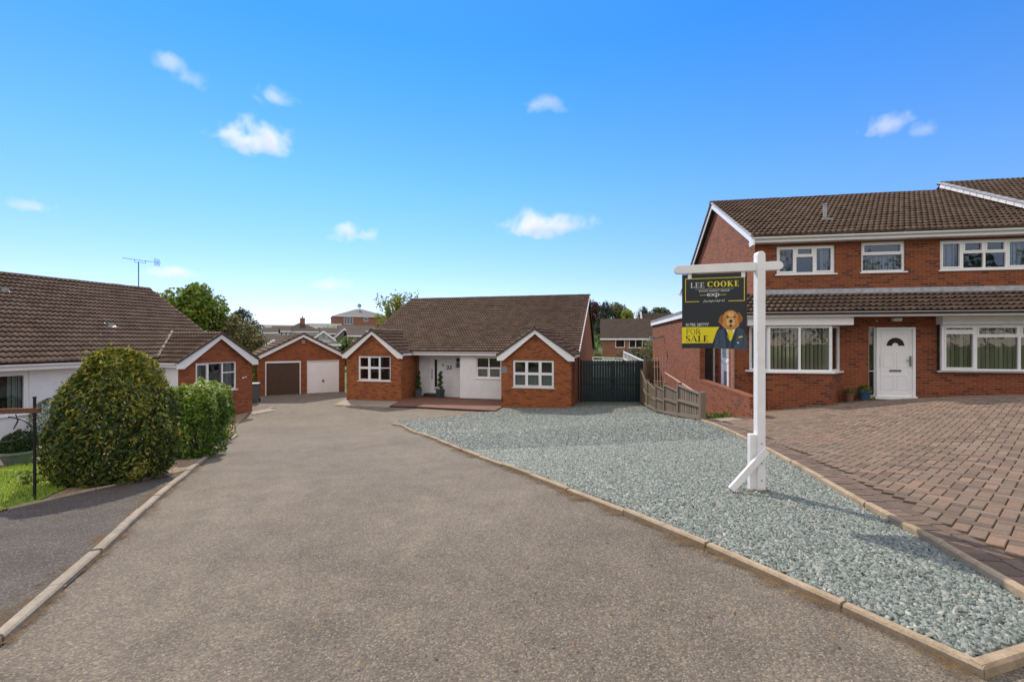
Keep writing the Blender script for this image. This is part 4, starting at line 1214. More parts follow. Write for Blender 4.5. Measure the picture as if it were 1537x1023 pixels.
mb = MB(); mb.tube([(-.07,-.02,.7),(-.07,-.05,-1.7)], .04); mb.build('downpipe', M['rust'], H)
mb = MB(); mb.box(EX-.22,EX,9.75,9.85,.18,.28); mb.tube([(EX-.12,9.8,.2),(EX-.55,9.6,.16)], .03); mb.box(EX-.75,EX-.5,9.45,9.7,.08,.24)
mb.build('security_light', M['dish'], H, bevel=.01)
# neighbour attached on the right: higher roof
Z0 = -2.0
NB = empty('adjoining_house', (RH[0]+8.92*rc, RH[1]+8.92*rs, Z0), RH[2], 'adjoining house at the right edge whose tiled roof steps up above its neighbour', 'house'); NB['_z0'] = Z0
mb = MB()
wall(mb, fr((0,.62),(9,.62)), -2.0, 3.5); wall(mb, fr((9,.6),(9,9.6)), -2.0, 3.5, (), (4.5,5.9)); wall(mb, fr((0.004,9.6),(0.004,.62)), -2.0, 3.5, (), (4.5, 5.92)); wall(mb, fr((9,9.6),(0,9.6)), -2.0, 3.5)
mb.build('wall', M['brick_r'], NB)
roof_field(NB, 'roof', (-.02,.22,3.52), (1,0,0), (0,4.88,2.52), [(0,0,9.2),(math.hypot(4.88,2.52),0,9.2)], M['tile_r'], .31, .165, .055, .085)
mb = MB(); mb.add([(0,5.1,6.04),(9.2,5.1,6.04),(9.2,9.96,3.5),(0,9.96,3.5)], [(0,1,2,3)]); mb.build('rear_roof', M['ridge'], NB)
mb = MB(); ridge(mb, (-.05,5.1,6.08), (9.2,5.1,6.08)); mb.build('ridge_tiles', M['ridge'], NB)
mb = MB(); k = 0
while k < 17:
    t0 = k*.32/5.49; t1 = min(1,(k*.32+.29)/5.49)
    if t0 < 1: mb.bar((-.05,.22+4.88*t0,3.46+2.52*t0),(-.05,.22+4.88*t1,3.46+2.52*t1),.05,.10)
    k += 1
mb.build('verge_mortar', M['white_paint'], NB)
mb = MB(); mb.bar((-.03,.2,3.56),(-.03,5.1,6.10),.13,.06); mb.build('verge_tiles', M['lead'], NB)
mb = MB(); mb.box(0,9.2,.28,.31,3.34,3.52); mb.build('eaves_board', M['white'], NB)

# ================================================================== LEFT BUNGALOW
Z0 = -3.6
W = empty('white_bungalow', (LH[0], LH[1], Z0), LH[2], 'white rendered bungalow with a long brown tiled roof and a brick front wing', 'house'); W['_z0'] = Z0
mb = MB(); fW = fr((-.5,-9),(-.5,4.1)); wall(mb, fW, -3.55, -.78, [(6.9,9.15,-2.38,-1.0)]); mb.build('white_wall', M['render'], W)
mb = MB(); mb.box(-.52,-.46,-9,4.1,-3.6,-3.28); mb.build('plinth', M['brownpipe'], W)
window(W, fW, 6.9, 9.15, -2.38, -1.0, [(.62,[],[0]),(.38,[],[1])], fill='drape', bar=.08)
mb = MB(); wall(mb, fr((-.5,4.07),(.9,4.07)), -3.55, -.78); mb.build('wing_white_wall', M['render'], W)
fX = fr((.9,4.05),(.9,7.66)); mb = MB(); wall(mb, fX, -3.6, -.80, [(.74,2.74,-2.2,-.93)], (1.805,.22)); wall(mb, fr((.9,7.66),(-.5,7.66)), -3.6, -.8)
mb.add([(.905,4.045,-3.6),(.895,4.045,-3.6),(.895,4.045,-.8),(.905,4.045,-.8)], [(0,1,2,3)])
mb.build('brick_wall', M['brick_l'], W)
window(W, fX, .74, 2.74, -2.2, -.93, [(.30,[],[1]),(.35,[],[0]),(.35,[.62],[0,0])], fill='drape')
# main roof: eave at x=-.05 rising to x=-5.5
dxr, rzz = 5.45, 3.36; L = math.hypot(dxr, rzz)
roof_field(W, 'main_roof', (-.02,-9.3,-.72), (0,1,0), (-dxr,0,rzz), [(0,0,16.75),(L,0,16.75)], M['tile'], .31, .165, .055, .085)
mb = MB(); mb.add([(-5.47,-9.3,2.64),(-5.47,7.45,2.64),(-10.9,7.45,-.72),(-10.9,-9.3,-.72)], [(0,1,2,3)]); mb.build('rear_roof', M['ridge'], W)
mb = MB(); ridge(mb, (-5.47,-9.3,2.69), (-5.47,7.48,2.69)); mb.build('ridge_tiles', M['ridge'], W)
mb = MB(); mb.bar((-.02,7.46,-.66),(-5.47,7.46,2.70),.03,.05); mb.build('verge_mortar', M['slab'], W)
mb = MB(); wall(mb, fr((-.5,7.3),(-10.4,7.3)), -3.6, -.78, (), (4.95,2.45)); wall(mb, fr((-10.4,7.3),(-10.4,-9)), -3.6, -.78); wall(mb, fr((-10.4,-9),(-.5,-9)), -3.6, -.78, (), (4.95,2.45)); mb.build('gable_wall', M['brick_l'], W)
mb = MB(); mb.box(-.10,-.07,-9.3,4.0,-.93,-.74); mb.box(-.5,-.10,-9.3,4.0,-.93,-.915); mb.build('eaves_board', M['white'], W)
mb = MB(); gutter(mb, (-.03,4.0,-.76), (-.03,-9.3,-.76), .058); mb.build('gutter', M['white'], W)
# wing roof running out to the right
def wing_x(root, y0, y1, x0, ze, za, xback, xvalley, tile):
    ym = (y0+y1)/2; hw = (y1-y0)/2+.18; sl = (za-ze)/((y1-y0)/2); zE = za-sl*hw; L = math.hypot(hw, za-zE)
    roof_field(root, 'wing_roof', (x0+.2,ym-hw,zE), (-1,0,0), (0,hw,za-zE), [(0,0,x0+.2-xvalley),(L,0,x0+.2-xback)], tile, .31, .165, .055, .085)
    roof_field(root, 'wing_roof', (x0+.2,ym+hw,zE), (1,0,0), (0,-hw,za-zE), [(0,-(x0+.2-xvalley),0),(L,-(x0+.2-xback),0)], tile, .31, .165, .055, .085)
    mb = MB(); ridge(mb, (x0+.22,ym,za+.05), (xback,ym,za+.05), .12); mb.build('wing_ridge', M['ridge'], root)
    f = fr((x0+.16,ym-hw),(x0+.16,ym+hw)); Wd = f[6]; bl = MB(); lo = .19
    bl.fprism(f, [(0,zE-.05-lo),(.30,zE-.05-lo),(.30,zE-.049-lo),(Wd/2,za-.03-lo),(Wd/2,za-.03),(0,zE-.03)], -.02, .02)
    bl.fprism(f, [(Wd-.30,zE-.05-lo),(Wd,zE-.05-lo),(Wd,zE-.03),(Wd/2,za-.03),(Wd/2,za-.03-lo),(Wd-.30,zE-.049-lo)], -.0195, .0195)
    bl.build('bargeboard', M['white'], root)
    dk = MB(); dk.bar((x0+.19,ym-hw-.02,zE+.03),(x0+.19,ym,za+.03),.10,.09); dk.bar((x0+.19,ym+hw+.02,zE+.03),(x0+.19,ym,za+.03),.10,.09); dk.build('verge_tiles', M['ridge'], root)
    so = MB(); so.box(xvalley, x0+.14, ym-hw, ym-hw+.025, zE-.17, zE+.0); so.box(xvalley, x0+.14, ym-hw+.025, y0, zE-.17, zE-.155); so.box(xvalley+.5, x0+.14, ym+hw-.025, ym+hw, zE-.17, zE); so.build('fascia', M['white'], root)
    g = MB(); gutter(g, (xvalley,ym-hw-.05,zE-.02), (x0+.16,ym-hw-.05,zE-.02), .05); g.build('wing_gutter', M['white'], root)
wing_x(W, 4.05, 7.66, .9, -.78, .32, -1.75, -.05, M['tile_dk'])
mb = MB(); mb.bar((-.0,3.86,-.66),(-1.78,5.855,.47),.09,.03); mb.build('valley_mortar', M['slab'], W)
mb = MB(); mb.tube([(.05,3.98,-.85),(.1,4.0,-1.0),(.18,4.02,-1.25),(.02,4.03,-1.4),(-.1,4.03,-1.42),(-.1,4.03,-3.3)], .034); mb.build('downpipe', M['greypipe'], W)
for px_, py_, w_ in ((166,490,.30),(8,438,.24)):
    # roof vents: find the roof point on the line of sight
    best = None
    for k in range(400):
        Y = 8+k*.05; P = at(px_, py_, Y); lx = (P.x-LH[0])*lc+(P.y-LH[1])*ls; ly = -(P.x-LH[0])*ls+(P.y-LH[1])*lc
        dz_ = P.z-(-.72+(-.02-lx)*rzz/dxr)
        if best is None or abs(dz_) < best[0]: best = (abs(dz_), lx, ly, P.z)
    _, lx, ly, lz = best; v = MB()
    v.add([(lx+.15,ly-w_/2,lz-.09+.07),(lx+.15,ly+w_/2,lz-.09+.07),(lx-.15,ly+w_/2,lz+.09+.07),(lx-.15,ly-w_/2,lz+.09+.07)], [(0,1,2,3)])
    v.box(lx-.10,lx+.04,ly-.09,ly+.09,lz+.05,lz+.16); v.build('roof_vent', [M['greypipe']], W)
mb = MB(); mb.fbox(fX, 3.05, 3.12, 0, .03, -1.75, -1.68); mb.fbox(fX, 3.2, 3.25, 0, .03, -1.72, -1.66); mb.build('wall_socket', M['white'], W)

# ================================================================== GARAGES
Z0 = -3.6
GH = (-15.0, 27.7, R(32))
Gr = empty('garage_block', (GH[0], GH[1], Z0), GH[2], 'brick double garage with one brown and one white door under a single gable', 'garage'); Gr['_z0'] = Z0
mb = MB(); fGa = fr((-.42,0),(4.62,0)); wall(mb, fGa, -3.6, -.95, [(.40,2.38,-3.39,-1.24),(2.74,4.68,-3.38,-1.24)], (2.52,.32), .18)
wall(mb, fr((4.62,0),(4.62,6)), -3.6, -.95); wall(mb, fr((-.42,6),(-.42,0)), -3.6, -.95); wall(mb, fr((4.62,6),(-.42,6)), -3.6, -.95, (), (2.52,.32)); mb.build('wall', M['brick_l'], Gr)
dm = MB(); dm.fbox(fGa, .46, 2.32, -.14, -.11, -3.37, -1.36)
for k in range(12): dm.fbox(fGa, .47+k*.155, .485+k*.155, -.111, -.10, -3.36, -1.37)
gd = dm.build('garage_door', M['brown_door'], Gr, ); gd['label'] = 'dark brown ribbed garage door'
g = MB()
g.fbox(fGa, .40, .46, -.16, -.02, -3.39, -1.24); g.fbox(fGa, 2.32, 2.38, -.16, -.02, -3.39, -1.24); g.fbox(fGa, .46, 2.32, -.16, -.02, -1.36, -1.24); g.build('door_frame', M['white'], gd)
dm = MB(); dm.fbox(fGa, 2.79, 4.63, -.14, -.09, -3.36, -1.29)
for k in range(5): dm.fbox(fGa, 2.80, 4.62, -.091, -.084, -3.3+k*.42, -3.285+k*.42)
gd = dm.build('garage_door', M['white'], Gr); gd['label'] = 'white up-and-over garage door'
g = MB(); g.fbox(fGa, 2.74, 2.79, -.16, -.02, -3.38, -1.24); g.fbox(fGa, 4.63, 4.68, -.16, -.02, -3.38, -1.24); g.fbox(fGa, 2.79, 4.63, -.16, -.02, -1.29, -1.24); g.build('door_frame', M['white'], gd)
g = MB(); g.fbox(fGa, 3.66, 3.76, -.09, -.03, -2.62, -2.52); g.build('handle', M['black'], gd)
hx = 2.52; hw = 2.72; sl_ = 1.42/2.72; zE = -.98; zA = .44; L = math.hypot(hw, zA-zE)
xm = -.42+2.52
roof_field(Gr, 'roof', (xm+hw,-.2,zE), (0,1,0), (-hw,0,zA-zE), [(0,0,6.4),(L,0,6.4)], M['tile_dk'])
roof_field(Gr, 'roof', (xm-hw,-.2,zE), (0,-1,0), (hw,0,zA-zE), [(0,-6.4,0),(L,-6.4,0)], M['tile_dk'])
mb = MB(); ridge(mb, (xm,-.22,zA+.05), (xm,6.2,zA+.05), .12); mb.build('ridge_tiles', M['ridge'], Gr)
f = fr((xm-hw,-.16),(xm+hw,-.16)); bl = MB(); lo = .17; Wd = f[6]
bl.fprism(f, [(0,zE-.05-lo*.8),(.16,zE-.05-lo*.8),(Wd/2,zA-.03-lo),(Wd/2,zA-.03),(0,zE-.03)], -.02, .02)
bl.fprism(f, [(Wd-.16,zE-.05-lo*.8),(Wd,zE-.05-lo*.8),(Wd,zE-.03),(Wd/2,zA-.03),(Wd/2,zA-.03-lo)], -.0195, .0195); bl.build('bargeboard', M['white'], Gr)
dk = MB(); dk.bar((xm-hw-.02,-.19,zE+.03),(xm,-.19,zA+.03),.10,.09); dk.bar((xm+hw+.02,-.19,zE+.03),(xm,-.19,zA+.03),.10,.09); dk.build('verge_tiles', M['ridge'], Gr)
mb = MB(); mb.fbox(fGa, 2.42, 2.62, -.01, .10, -.18, .06); mb.build('flood_light', M['kerb'], Gr)

# ================================================================== WALL, FENCE, GATE, RAILINGS
wp = [RW(EX, EY0-.02), RW(EX, -3.25)]
o = (wp[1][0], wp[1][1]); zb = gz(*o)
WL = empty('low_brick_wall', (o[0], o[1], zb), 0, 'low red brick wall stepping out from the side extension beside the ramp', 'wall'); 
def rel(mb, root): 
    lx, ly, lz = root.location
    mb.v = [(x-lx, y-ly, z-lz) for x,y,z in mb.v]; return mb
f = fr(wp[0], wp[1]); Lw = f[6]
mb = MB(); mb.fbox(f, 0, Lw-.22, -.21, .0, -2.7, -1.44); rel(mb, WL).build('wall', M['brick_r'], WL)
mb = MB(); mb.fbox(f, Lw-.24, Lw+.0, -.22, .01, -2.4, -1.43); mb.fbox(f, Lw, Lw+.16, -.23, .005, -2.4, -1.62); rel(mb, WL).build('pier', M['brick_r'], WL)
mb = MB(); s = 0
while s < Lw-.05: mb.fbox(f, s, s+.066, -.215, .006, -1.44, -1.34); s += .076
rel(mb, WL).build('coping', M['brick_r'], WL)

FE = empty('timber_fence', (FB[4][0], FB[4][1], gz(*FB[4])), 0, 'weathered grey timber panel fence stepping down beside the slate gravel', 'fence')
posts = [FB[4], FB[3], FB[2], FB[1], (6.3,21.1), (6.72,23.6)]
tops = [.70, 1.06, 1.14, 1.16, 1.3, 1.75]
def post(mb, p, h, w=.10):
    z = gz(*p); mb.box(p[0]-w/2, p[0]+w/2, p[1]-w/2, p[1]+w/2, z-.2, z+h)
for p, h in zip(posts, tops):
    mb = MB(); post(mb, p, h, .11 if p is not posts[0] else .13); mb.box(p[0]-.065,p[0]+.065,p[1]-.065,p[1]+.065,gz(*p)+h,gz(*p)+h+.025); rel(mb, FE).build('post', M['fence'], FE)
for i in range(5):
    a, b = posts[i], posts[i+1]; za, zb_ = gz(*a), gz(*b)
    ha, hb = (tops[i]-.26, tops[i+1]-.06) if i else (.66, 1.0)
    f = fr(b, a) ; Lf = f[6]; mb = MB(); n = int(Lf/.145)
    def top(t): return (zb_+hb)+((za+ha)-(zb_+hb))*t
    def bot(t): return (zb_+.06)+((za+.06)-(zb_+.06))*t
    for k in range(n):
        s0 = .05+(Lf-.1)*k/n; s1 = .05+(Lf-.1)*(k+1)/n+.018; t0, t1 = s0/Lf, min(1,s1/Lf); o = .0 if k%2 else .012
        mb.fprism(f, [(s0,bot(t0)),(s1,bot(t1)),(s1,top(t1)+random.uniform(-.006,.006)),(s0,top(t0))], -.03+o, -.012+o)
    for fr_, w in ((1.0,.05),(.52,.07),(.06,.09)):
        q0 = bot(0)+(top(0)-bot(0))*fr_; q1 = bot(1)+(top(1)-bot(1))*fr_
        mb.fprism(f, [(.05,q0-w/2),(Lf-.05,q1-w/2),(Lf-.05,q1+w/2),(.05,q0+w/2)], .002, .045)
    rel(mb, FE).build('panel', M['fence'], FE)

GA = empty('double_gate', (3.72, 24.15, gz(5,24)), R(-2), 'dark green ribbed metal double gate closing the side of the bungalow', 'gate')
gw = 3.22; mb = MB(); gh = 2.22
for side, (a, b) in enumerate(((.03, gw/2-.01), (gw/2+.01, gw-.03))):
    mb = MB(); hd = MB()
    n = 11; w_ = (b-a)/n
    for k in range(n):
        x = a+k*w_; cxk = (x+w_/2)/gw
        tz = gh+.02-.0*cxk
        mb.box(x+.004, x+w_-.004, -.012, .0, .06, tz-.03); mb.box(x+w_*.30, x+w_*.70, -.035, -.012, .06, tz)
    fm = MB()
    for z in (.14, .98, gh-.20): fm.box(a, b, -.055, -.034, z-.04, z+.04)
    fm.box(a-.01, a+.05, -.06, -.033, .05, gh); fm.box(b-.05, b+.01, -.06, -.033, .05, gh)
    lf = mb.build('gate_leaf', M['gate'], GA)
    fm.build('gate_frame', M['gate'], lf)
    if side == 0: hd.box(b-.12, b+.12, -.085, -.056, 1.10, 1.2); hd.box(b-.02,b+.02,-.10,-.056,.9,1.3); hd.build('latch', M['black'], lf)
mb = MB(); mb.box(gw+.02, gw+.14, -.06, .06, -.1, gh+.12); mb.build('gate_post', M['fence'], GA)
mb = MB(); mb.box(-.10, -.0, -.05, .05, -.1, gh+.05); mb.build('gate_post', M['black'], GA)

TP = empty('fence_panel', (7.4, 25.2, gz(7.4,25.2)), 0, 'brown timber fence panel filling the gap between gate and brick extension', 'fence')
mb = MB(); f = fr((6.95,25.0),(8.35,25.6)); zt = -1.12
for k in range(9): mb.fbox(f, .01+k*.165, .17+k*.165, -.02-(k%2)*.01, .0-(k%2)*.01, -3.5, zt+random.uniform(-.02,.02))
mb.fbox(f, 0, 1.5, -.07, -.03, -1.4, -1.3); mb.fbox(f, 0, 1.5, -.07, -.03, -3.0, -2.9); rel(mb, TP).build('panel', M['fence'], TP)
mb = MB(); mb.fbox(f, -.08, .0, -.05, .05, -3.6, zt+.06); rel(mb, TP).build('post', M['fence'], TP)
RL = empty('spiked_railing', (6.25, 19.5, -2.9), 0, 'pinkish iron railing with upright spikes in front of the extension wall', 'railing')
mb = MB()
for k in range(6):
    px_ = 982.5+k*4.1; p = at(px_, 538, 18.3); q = at(px_+.4, 578, 18.3)
    mb.tube([(q.x,18.3,q.z),(p.x,18.3,p.z+.0)], .016, 6); mb.tube([(p.x,18.3,p.z),(p.x,18.3,p.z+.10)], [.022,.002], 6)
p = at(981, 550, 18.3); q = at(1007, 550, 18.3); mb.bar(p, q, .03, .03); p = at(981, 572, 18.3); q = at(1007, 572, 18.3); mb.bar(p, q, .03, .03)
rel(mb, RL).build('bars', M['rust'], RL)
mb = MB(); a = at(998, 559, 18.0); b = at(1046, 589.5, 11.6); mb.tube([a, b], .022, 8)
for t in (0, .5, .97):
    p = a.lerp(b, t); mb.tube([p, (p.x,p.y,gz(p.x,p.y)-.1)], .018, 6)
rel(mb, RL).build('handrail', M['rust'], RL)

RW2 = empty('white_railing', (6, 40, -2.9), 0, 'white painted railings crossing the slope behind the green gate', 'railing')
mb = MB()
def rail(p, q, Y0, Y1, n, dh=14):
    a = at(*p, Y0); b = at(*q, Y1)
    mb.bar(a, b, .07, .08); a2 = a-Vector((0,0,.62)); b2 = b-Vector((0,0,.62)); mb.bar(a2, b2, .07, .08)
    for k in range(n+1):
        t = k/n; u = a.lerp(b, t); mb.bar(u, u-Vector((0,0,1.1)), .06, .06, up=(0,1,0))
rail((845,534),(936,537.5), 42, 41, 6)
rail((936,527.5),(969,543), 41, 33, 14)
rel(mb, RW2).build('rails', M['white_paint'], RW2)
GW = empty('retaining_wall', (5,42.3,-3.5), 0, 'pale retaining wall below the white railings behind the bungalow', 'wall')
mb = MB(); mb.bar((1,42.3,-2.6),(10.4,42.3,-2.6),.25,1.5); mb.bar((1,42.28,-1.82),(10.4,42.28,-1.82),.34,.08); rel(mb, GW).build('wall', M['render'], GW)

# ================================================================== FOR SALE SIGN
pb = gp(1140, 738)
PX, PY = pb[0], pb[1]; PZ = gz(PX, PY); ptop = (CY-377.5)/F*PY
SG = empty('estate_sign', (PX, PY, PZ), 0, 'white timber estate agent post holding a navy and yellow for sale board', 'sign')
hgt = ptop-PZ; pw = .080
mb = MB()
prof = [(-pw/2,-.12),(pw/2,-.12)]+[(pw/2*math.cos(math.pi*k/8), hgt-pw/2+pw/2*math.sin(math.pi*k/8)) for k in range(9)]
f = fr((-.5,-.0),(.5,-.0)); mb.fprism(f, [(s+.5,z) for s,z in prof], -.04, .04)
mb.build('post', M['white_paint'], SG, bevel=.003)
ang = R(-17); ca_, sa_ = math.cos(ang), math.sin(ang)
zc = (CY-400)/F*PY-PZ
fa = (-.98*ca_+.0, -.98*sa_-.0, ca_, sa_, sa_, -ca_)      # frame with s=0 at the far end, s=.98 at the post
mb = MB(); h2 = .043
def cap(s, sg): return [(s+sg*h2*math.sin(math.pi*k/8), zc+sg*(h2*math.cos(math.pi*k/8))) for k in range(9)]
prof = cap(1.145, 1)+cap(.205, -1)
prof = [(s, z) for s,z in prof]
mb.fprism(fa, prof[::-1], -.03, .03)
mb.build('arm', M['white_paint'], SG, bevel=.003)
mb = MB(); mb.box(-.108, -.040, .0, .06, -.12, .585); mb.v = [(x+.005,y-.02,z) for x,y,z in mb.v]; mb.build('stub_post', M['white_paint'], SG, bevel=.003)
mb = MB(); a = at(1098, 730, PY-.07); b = at(1151, 677, PY-.07)
mb.bar((a.x-PX,-.062,a.z-PZ-.03),(b.x-PX,-.060,b.z-PZ+.005),.035,.066); mb.build('brace', M['white_paint'], SG, bevel=.002)
mb = MB()
for z in (.13,.30,.42,.50): mb.tube([(-.0,-.041,z),(-.0,-.045,z)], .007, 8)
mb.build('bolt', M['dish'], SG)
# the board hangs under the arm
bw, bh = .62, .775
bs0 = .245; bz1 = zc-.052
mb = MB(); mb.fbox(fa, bs0, bs0+bw, -.006, .006, bz1-bh, bz1)
board = mb.build('board', M['board'], SG)
for s in (.075, .585): mb = MB(); mb.fbox(fa, bs0+s-.018, bs0+s+.018, -.010, .010, bz1-.05, zc-.03); mb.build('hanger', M['white_paint'], SG)
yl = MB(); wl = MB(); dkm = MB(); dg = MB(); dg2 = MB(); dg3 = MB(); st = MB(); st2 = MB()
def B2(u, v): return (bs0+u*bw, bz1-v*bh)
def poly(mbx, pts, n): mbx.fprism(fa, [B2(u,v) for u,v in pts][::-1] if True else 0, .0055, n)
def orient(pts):
    ar = sum(pts[i][0]*pts[(i+1)%len(pts)][1]-pts[(i+1)%len(pts)][0]*pts[i][1] for i in range(len(pts)))
    return pts if ar > 0 else pts[::-1]
def poly(mbx, pts, n):
    q = orient([B2(u,v) for u,v in pts]); mbx.fprism(fa, q, .0055, n)
def rect(mbx, u0, u1, v0, v1, n=.0072): poly(mbx, [(u0,v0),(u1,v0),(u1,v1),(u0,v1)], n)
def ell(cu, cv, ru, rv, k=20, a0=0, a1=360): return [(cu+ru*math.cos(R(a0+(a1-a0)*i/k)), cv+rv*math.sin(R(a0+(a1-a0)*i/k))) for i in range(k+(0 if a1-a0 == 360 else 1))]
def stroke(mbx, pts, w, n=.0074):
    asp = bw/bh
    for a, b in zip(pts, pts[1:]):
        dx, dy = (b[0]-a[0])*asp, b[1]-a[1]; Ls = math.hypot(dx, dy) or 1
        nx1, ny1 = -dy/Ls*w/2/asp, dx/Ls*w/2
        poly(mbx, [(a[0]+nx1,a[1]+ny1),(b[0]+nx1,b[1]+ny1),(b[0]-nx1,b[1]-ny1),(a[0]-nx1,a[1]-ny1)], n)
# frame lines
yb = MB()
rect(yb,.05,.965,.058,.066); rect(yb,.05,.060,.066,.375); rect(yb,.955,.965,.066,.375); rect(yb,.06,.27,.367,.375); rect(yb,.72,.955,.367,.375); yb.build('border_print', M['yellow'], board)
for u0_, u1_ in ((.28,.385),(.59,.69)): yd = MB(); rect(yd,u0_,u1_,.283,.288); yd.build('dash_print', M['yellow'], board)
wd_ = MB(); rect(wd_,.21,.80,.205,.2075); wd_.build('rule_print', M['letter_white'], board); yn = MB(); ln_ = MB(); tie = MB(); col_ = MB(); pk = MB(); fs_ = MB()
# hand built serif capitals
def glyph(ch, t=.17, h=.05):
    """list of polygons in a unit box (x right, y up)"""
    G = []; b = lambda x0,x1,y0,y1: G.append([(x0,y0),(x1,y0),(x1,y1),(x0,y1)])
    def ring(cx, cy, rx, ry, tx, ty, a0, a1, k=14):
        for i in range(k):
            p, q = R(a0+(a1-a0)*i/k), R(a0+(a1-a0)*(i+1)/k)
            G.append([(cx+rx*math.cos(p),cy+ry*math.sin(p)),(cx+rx*math.cos(q),cy+ry*math.sin(q)),(cx+(rx-tx)*math.cos(q),cy+(ry-ty)*math.sin(q)),(cx+(rx-tx)*math.cos(p),cy+(ry-ty)*math.sin(p))])
    st0 = lambda: (b(.10,.10+t,0,1), b(.02,.18+t,1-h,1), b(.02,.18+t,0,h))
    if ch == 'L': st0(); b(.1,.64,0,h); b(.59,.64,0,.28); w = .70
    elif ch in 'EF':
        st0(); b(.1,.62,1-h,1); b(.57,.62,.76,1); b(.1,.48,.48,.48+h); b(.44,.48,.38,.62)
        if ch == 'E': b(.1,.66,0,h); b(.61,.66,0,.28)
        w = .72 if ch == 'E' else .68
    elif ch == 'O': ring(.45,.5,.43,.51,t,h,0,360,22); w = .92
    elif ch == 'C': ring(.45,.5,.43,.51,t,h,38,322,18); b(.76,.80,.66,.98); b(.76,.80,.04,.22); w = .86
    elif ch == 'K':
        st0(); G.append([(.10+t,.42),(.10+t,.50),(.66,1),(.72,1)]); G.append([(.32,.58),(.46,.70),(.86,0),(.64,0)]); b(.54,.80,1-h,1); b(.56,.92,0,h); w = .94
    elif ch == 'R':
        st0(); b(.1,.42,1-h,1); b(.1,.42,.48,.48+h); ring(.42,.74,.28,.26,t,h,-90,90,10); G.append([(.36,.5),(.52,.5),(.86,0),(.66,0)]); b(.66,.92,0,h); w = .92
    elif ch == 'S':
        ring(.34,.74,.28,.27,t*.8,h,40,230,12); ring(.34,.27,.30,.28,t*.8,h,-140,50,12); G.append([(.10,.62),(.22,.72),(.60,.40),(.48,.30)]); b(.56,.60,.70,.98); b(.06,.10,.02,.30); w = .68
    elif ch == 'A':
        G.append([(.04,0),(.09,0),(.46,1),(.40,1)]); G.append([(.40,1),(.50,1),(.88,0),(.68,0)]); b(.20,.66,.32,.32+h); b(-.02,.20,0,h); b(.60,.94,0,h); w = .90
    else: w = .4
    return G, w
def serif(mbx, body, u0, u1, v0, v1, t=.17, n=.0076):
    gl = [glyph(c, t) for c in body]; tot = sum(w for _, w in gl)+.06*(len(gl)-1); sc_ = (u1-u0)/tot; x = u0
    for G, w in gl:
        for P in G: poly(mbx, [(x+px*sc_, v1-py*(v1-v0)) for px,py in P], n)
        x += (w+.06)*sc_
serif(ln_, 'LEE', .135, .355, .115, .185, .13); serif(yn, 'COOKE', .395, .885, .105, .180, .24)
# picture of a golden dog in a blue suit (flat print)
poly(st, [(.50,1.0),(.52,.86),(.56,.765),(.64,.735),(.86,.725),(.94,.755),(.985,.83),(1.0,.90),(1.0,1.012),(.50,1.0)][:-1], .0088)
poly(yl, [(0,.715),(.585,.715),(.545,.765),(.515,.84),(.48,.928),(0,.935)], .0068)
poly(col_, [(.665,.735),(.84,.73),(.755,.90)], .0096)
poly(tie, [(.715,.755),(.785,.755),(.80,.86),(.745,.905),(.70,.85)], .0104)
poly(st2, [(.655,.735),(.68,.73),(.735,.86),(.72,1.0),(.69,1.0)], .0104); poly(st2, [(.83,.73),(.855,.725),(.83,.90),(.80,1.0),(.75,1.0),(.77,.88)], .0106)
poly(pk, [(.87,.845),(.935,.835),(.935,.85),(.875,.862)], .0100); poly(wl, ell(.865,.925,.012,.010,8), .0100)
for v in (.93,.965): poly(st2, ell(.735,v,.009,.006,8), .0110)
stroke(st2, [(.56,.80),(.60,.99)], .006, .0100); stroke(st2, [(.955,.79),(.93,.99)], .006, .0100)
poly(dg2, [(.625,.545),(.585,.59),(.565,.65),(.60,.68),(.655,.70),(.67,.62)], .0100)
poly(dg2, [(.86,.52),(.905,.545),(.94,.60),(.93,.64),(.875,.685),(.85,.62)], .0100)
poly(dg, ell(.752,.590,.115,.094,22), .0112); poly(dg, [(.65,.62),(.86,.61),(.885,.70),(.82,.745),(.74,.758),(.66,.735),(.62,.69)], .0110)
poly(dg3, ell(.755,.655,.068,.058,18), .0120); poly(dg3, ell(.76,.552,.05,.035,14), .0118)
poly(dkm, ell(.755,.640,.026,.022,14), .0132); poly(dkm, [(.728,.69),(.782,.69),(.77,.715),(.74,.715)], .0130); stroke(dkm, [(.755,.655),(.755,.70)], .006, .0130)
poly(dkm, ell(.708,.583,.017,.012,12), .0130); poly(dkm, ell(.812,.583,.017,.012,12), .0130)
serif(fs_, 'FOR', .065, .30, .738, .812, .10, .0082); serif(fs_, 'SALE', .055, .415, .828, .912, .20, .0082)
yl.build('yellow_print', M['yellow'], board); wl.build('lapel_pin_print', M['letter_white'], board); yn.build('surname_lettering', M['yellow'], board); ln_.build('name_lettering', M['letter_white'], board); tie.build('tie_print', M['yellow'], board); pk.build('pocket_print', M['yellow'], board); col_.build('collar_print', M['letter_white'], board); fs_.build('for_sale_lettering', M['ink'], board); dkm.build('face_print', M['ink'], board)
st.build('suit_print', M['suit'], board); st2.build('lapel_print', M['suitdk'], board); dg2.build('ear_print', M['dogdk'], board); dg.build('dog_print', M['dog'], board); dg3.build('muzzle_print', M['doglt'], board)
BM = Matrix(((ca_, sa_*0-0, sa_, 0),(sa_, 0, -ca_, 0),(0,1,0,0),(0,0,0,1)))   # board text frame: x along the arm, y up, z outward
def btext(body, u, v, size, mat, name, al='LEFT', sx=1.0, bold=0):
    s, z = B2(u, v); n = .0062
    T = Matrix.Translation(Vector((fa[0]+fa[2]*s+fa[4]*n, fa[1]+fa[3]*s+fa[5]*n, z))) @ BM
    return text(body, board, name, mat, size, (0,0,0), T, .001, al, sx, bold)
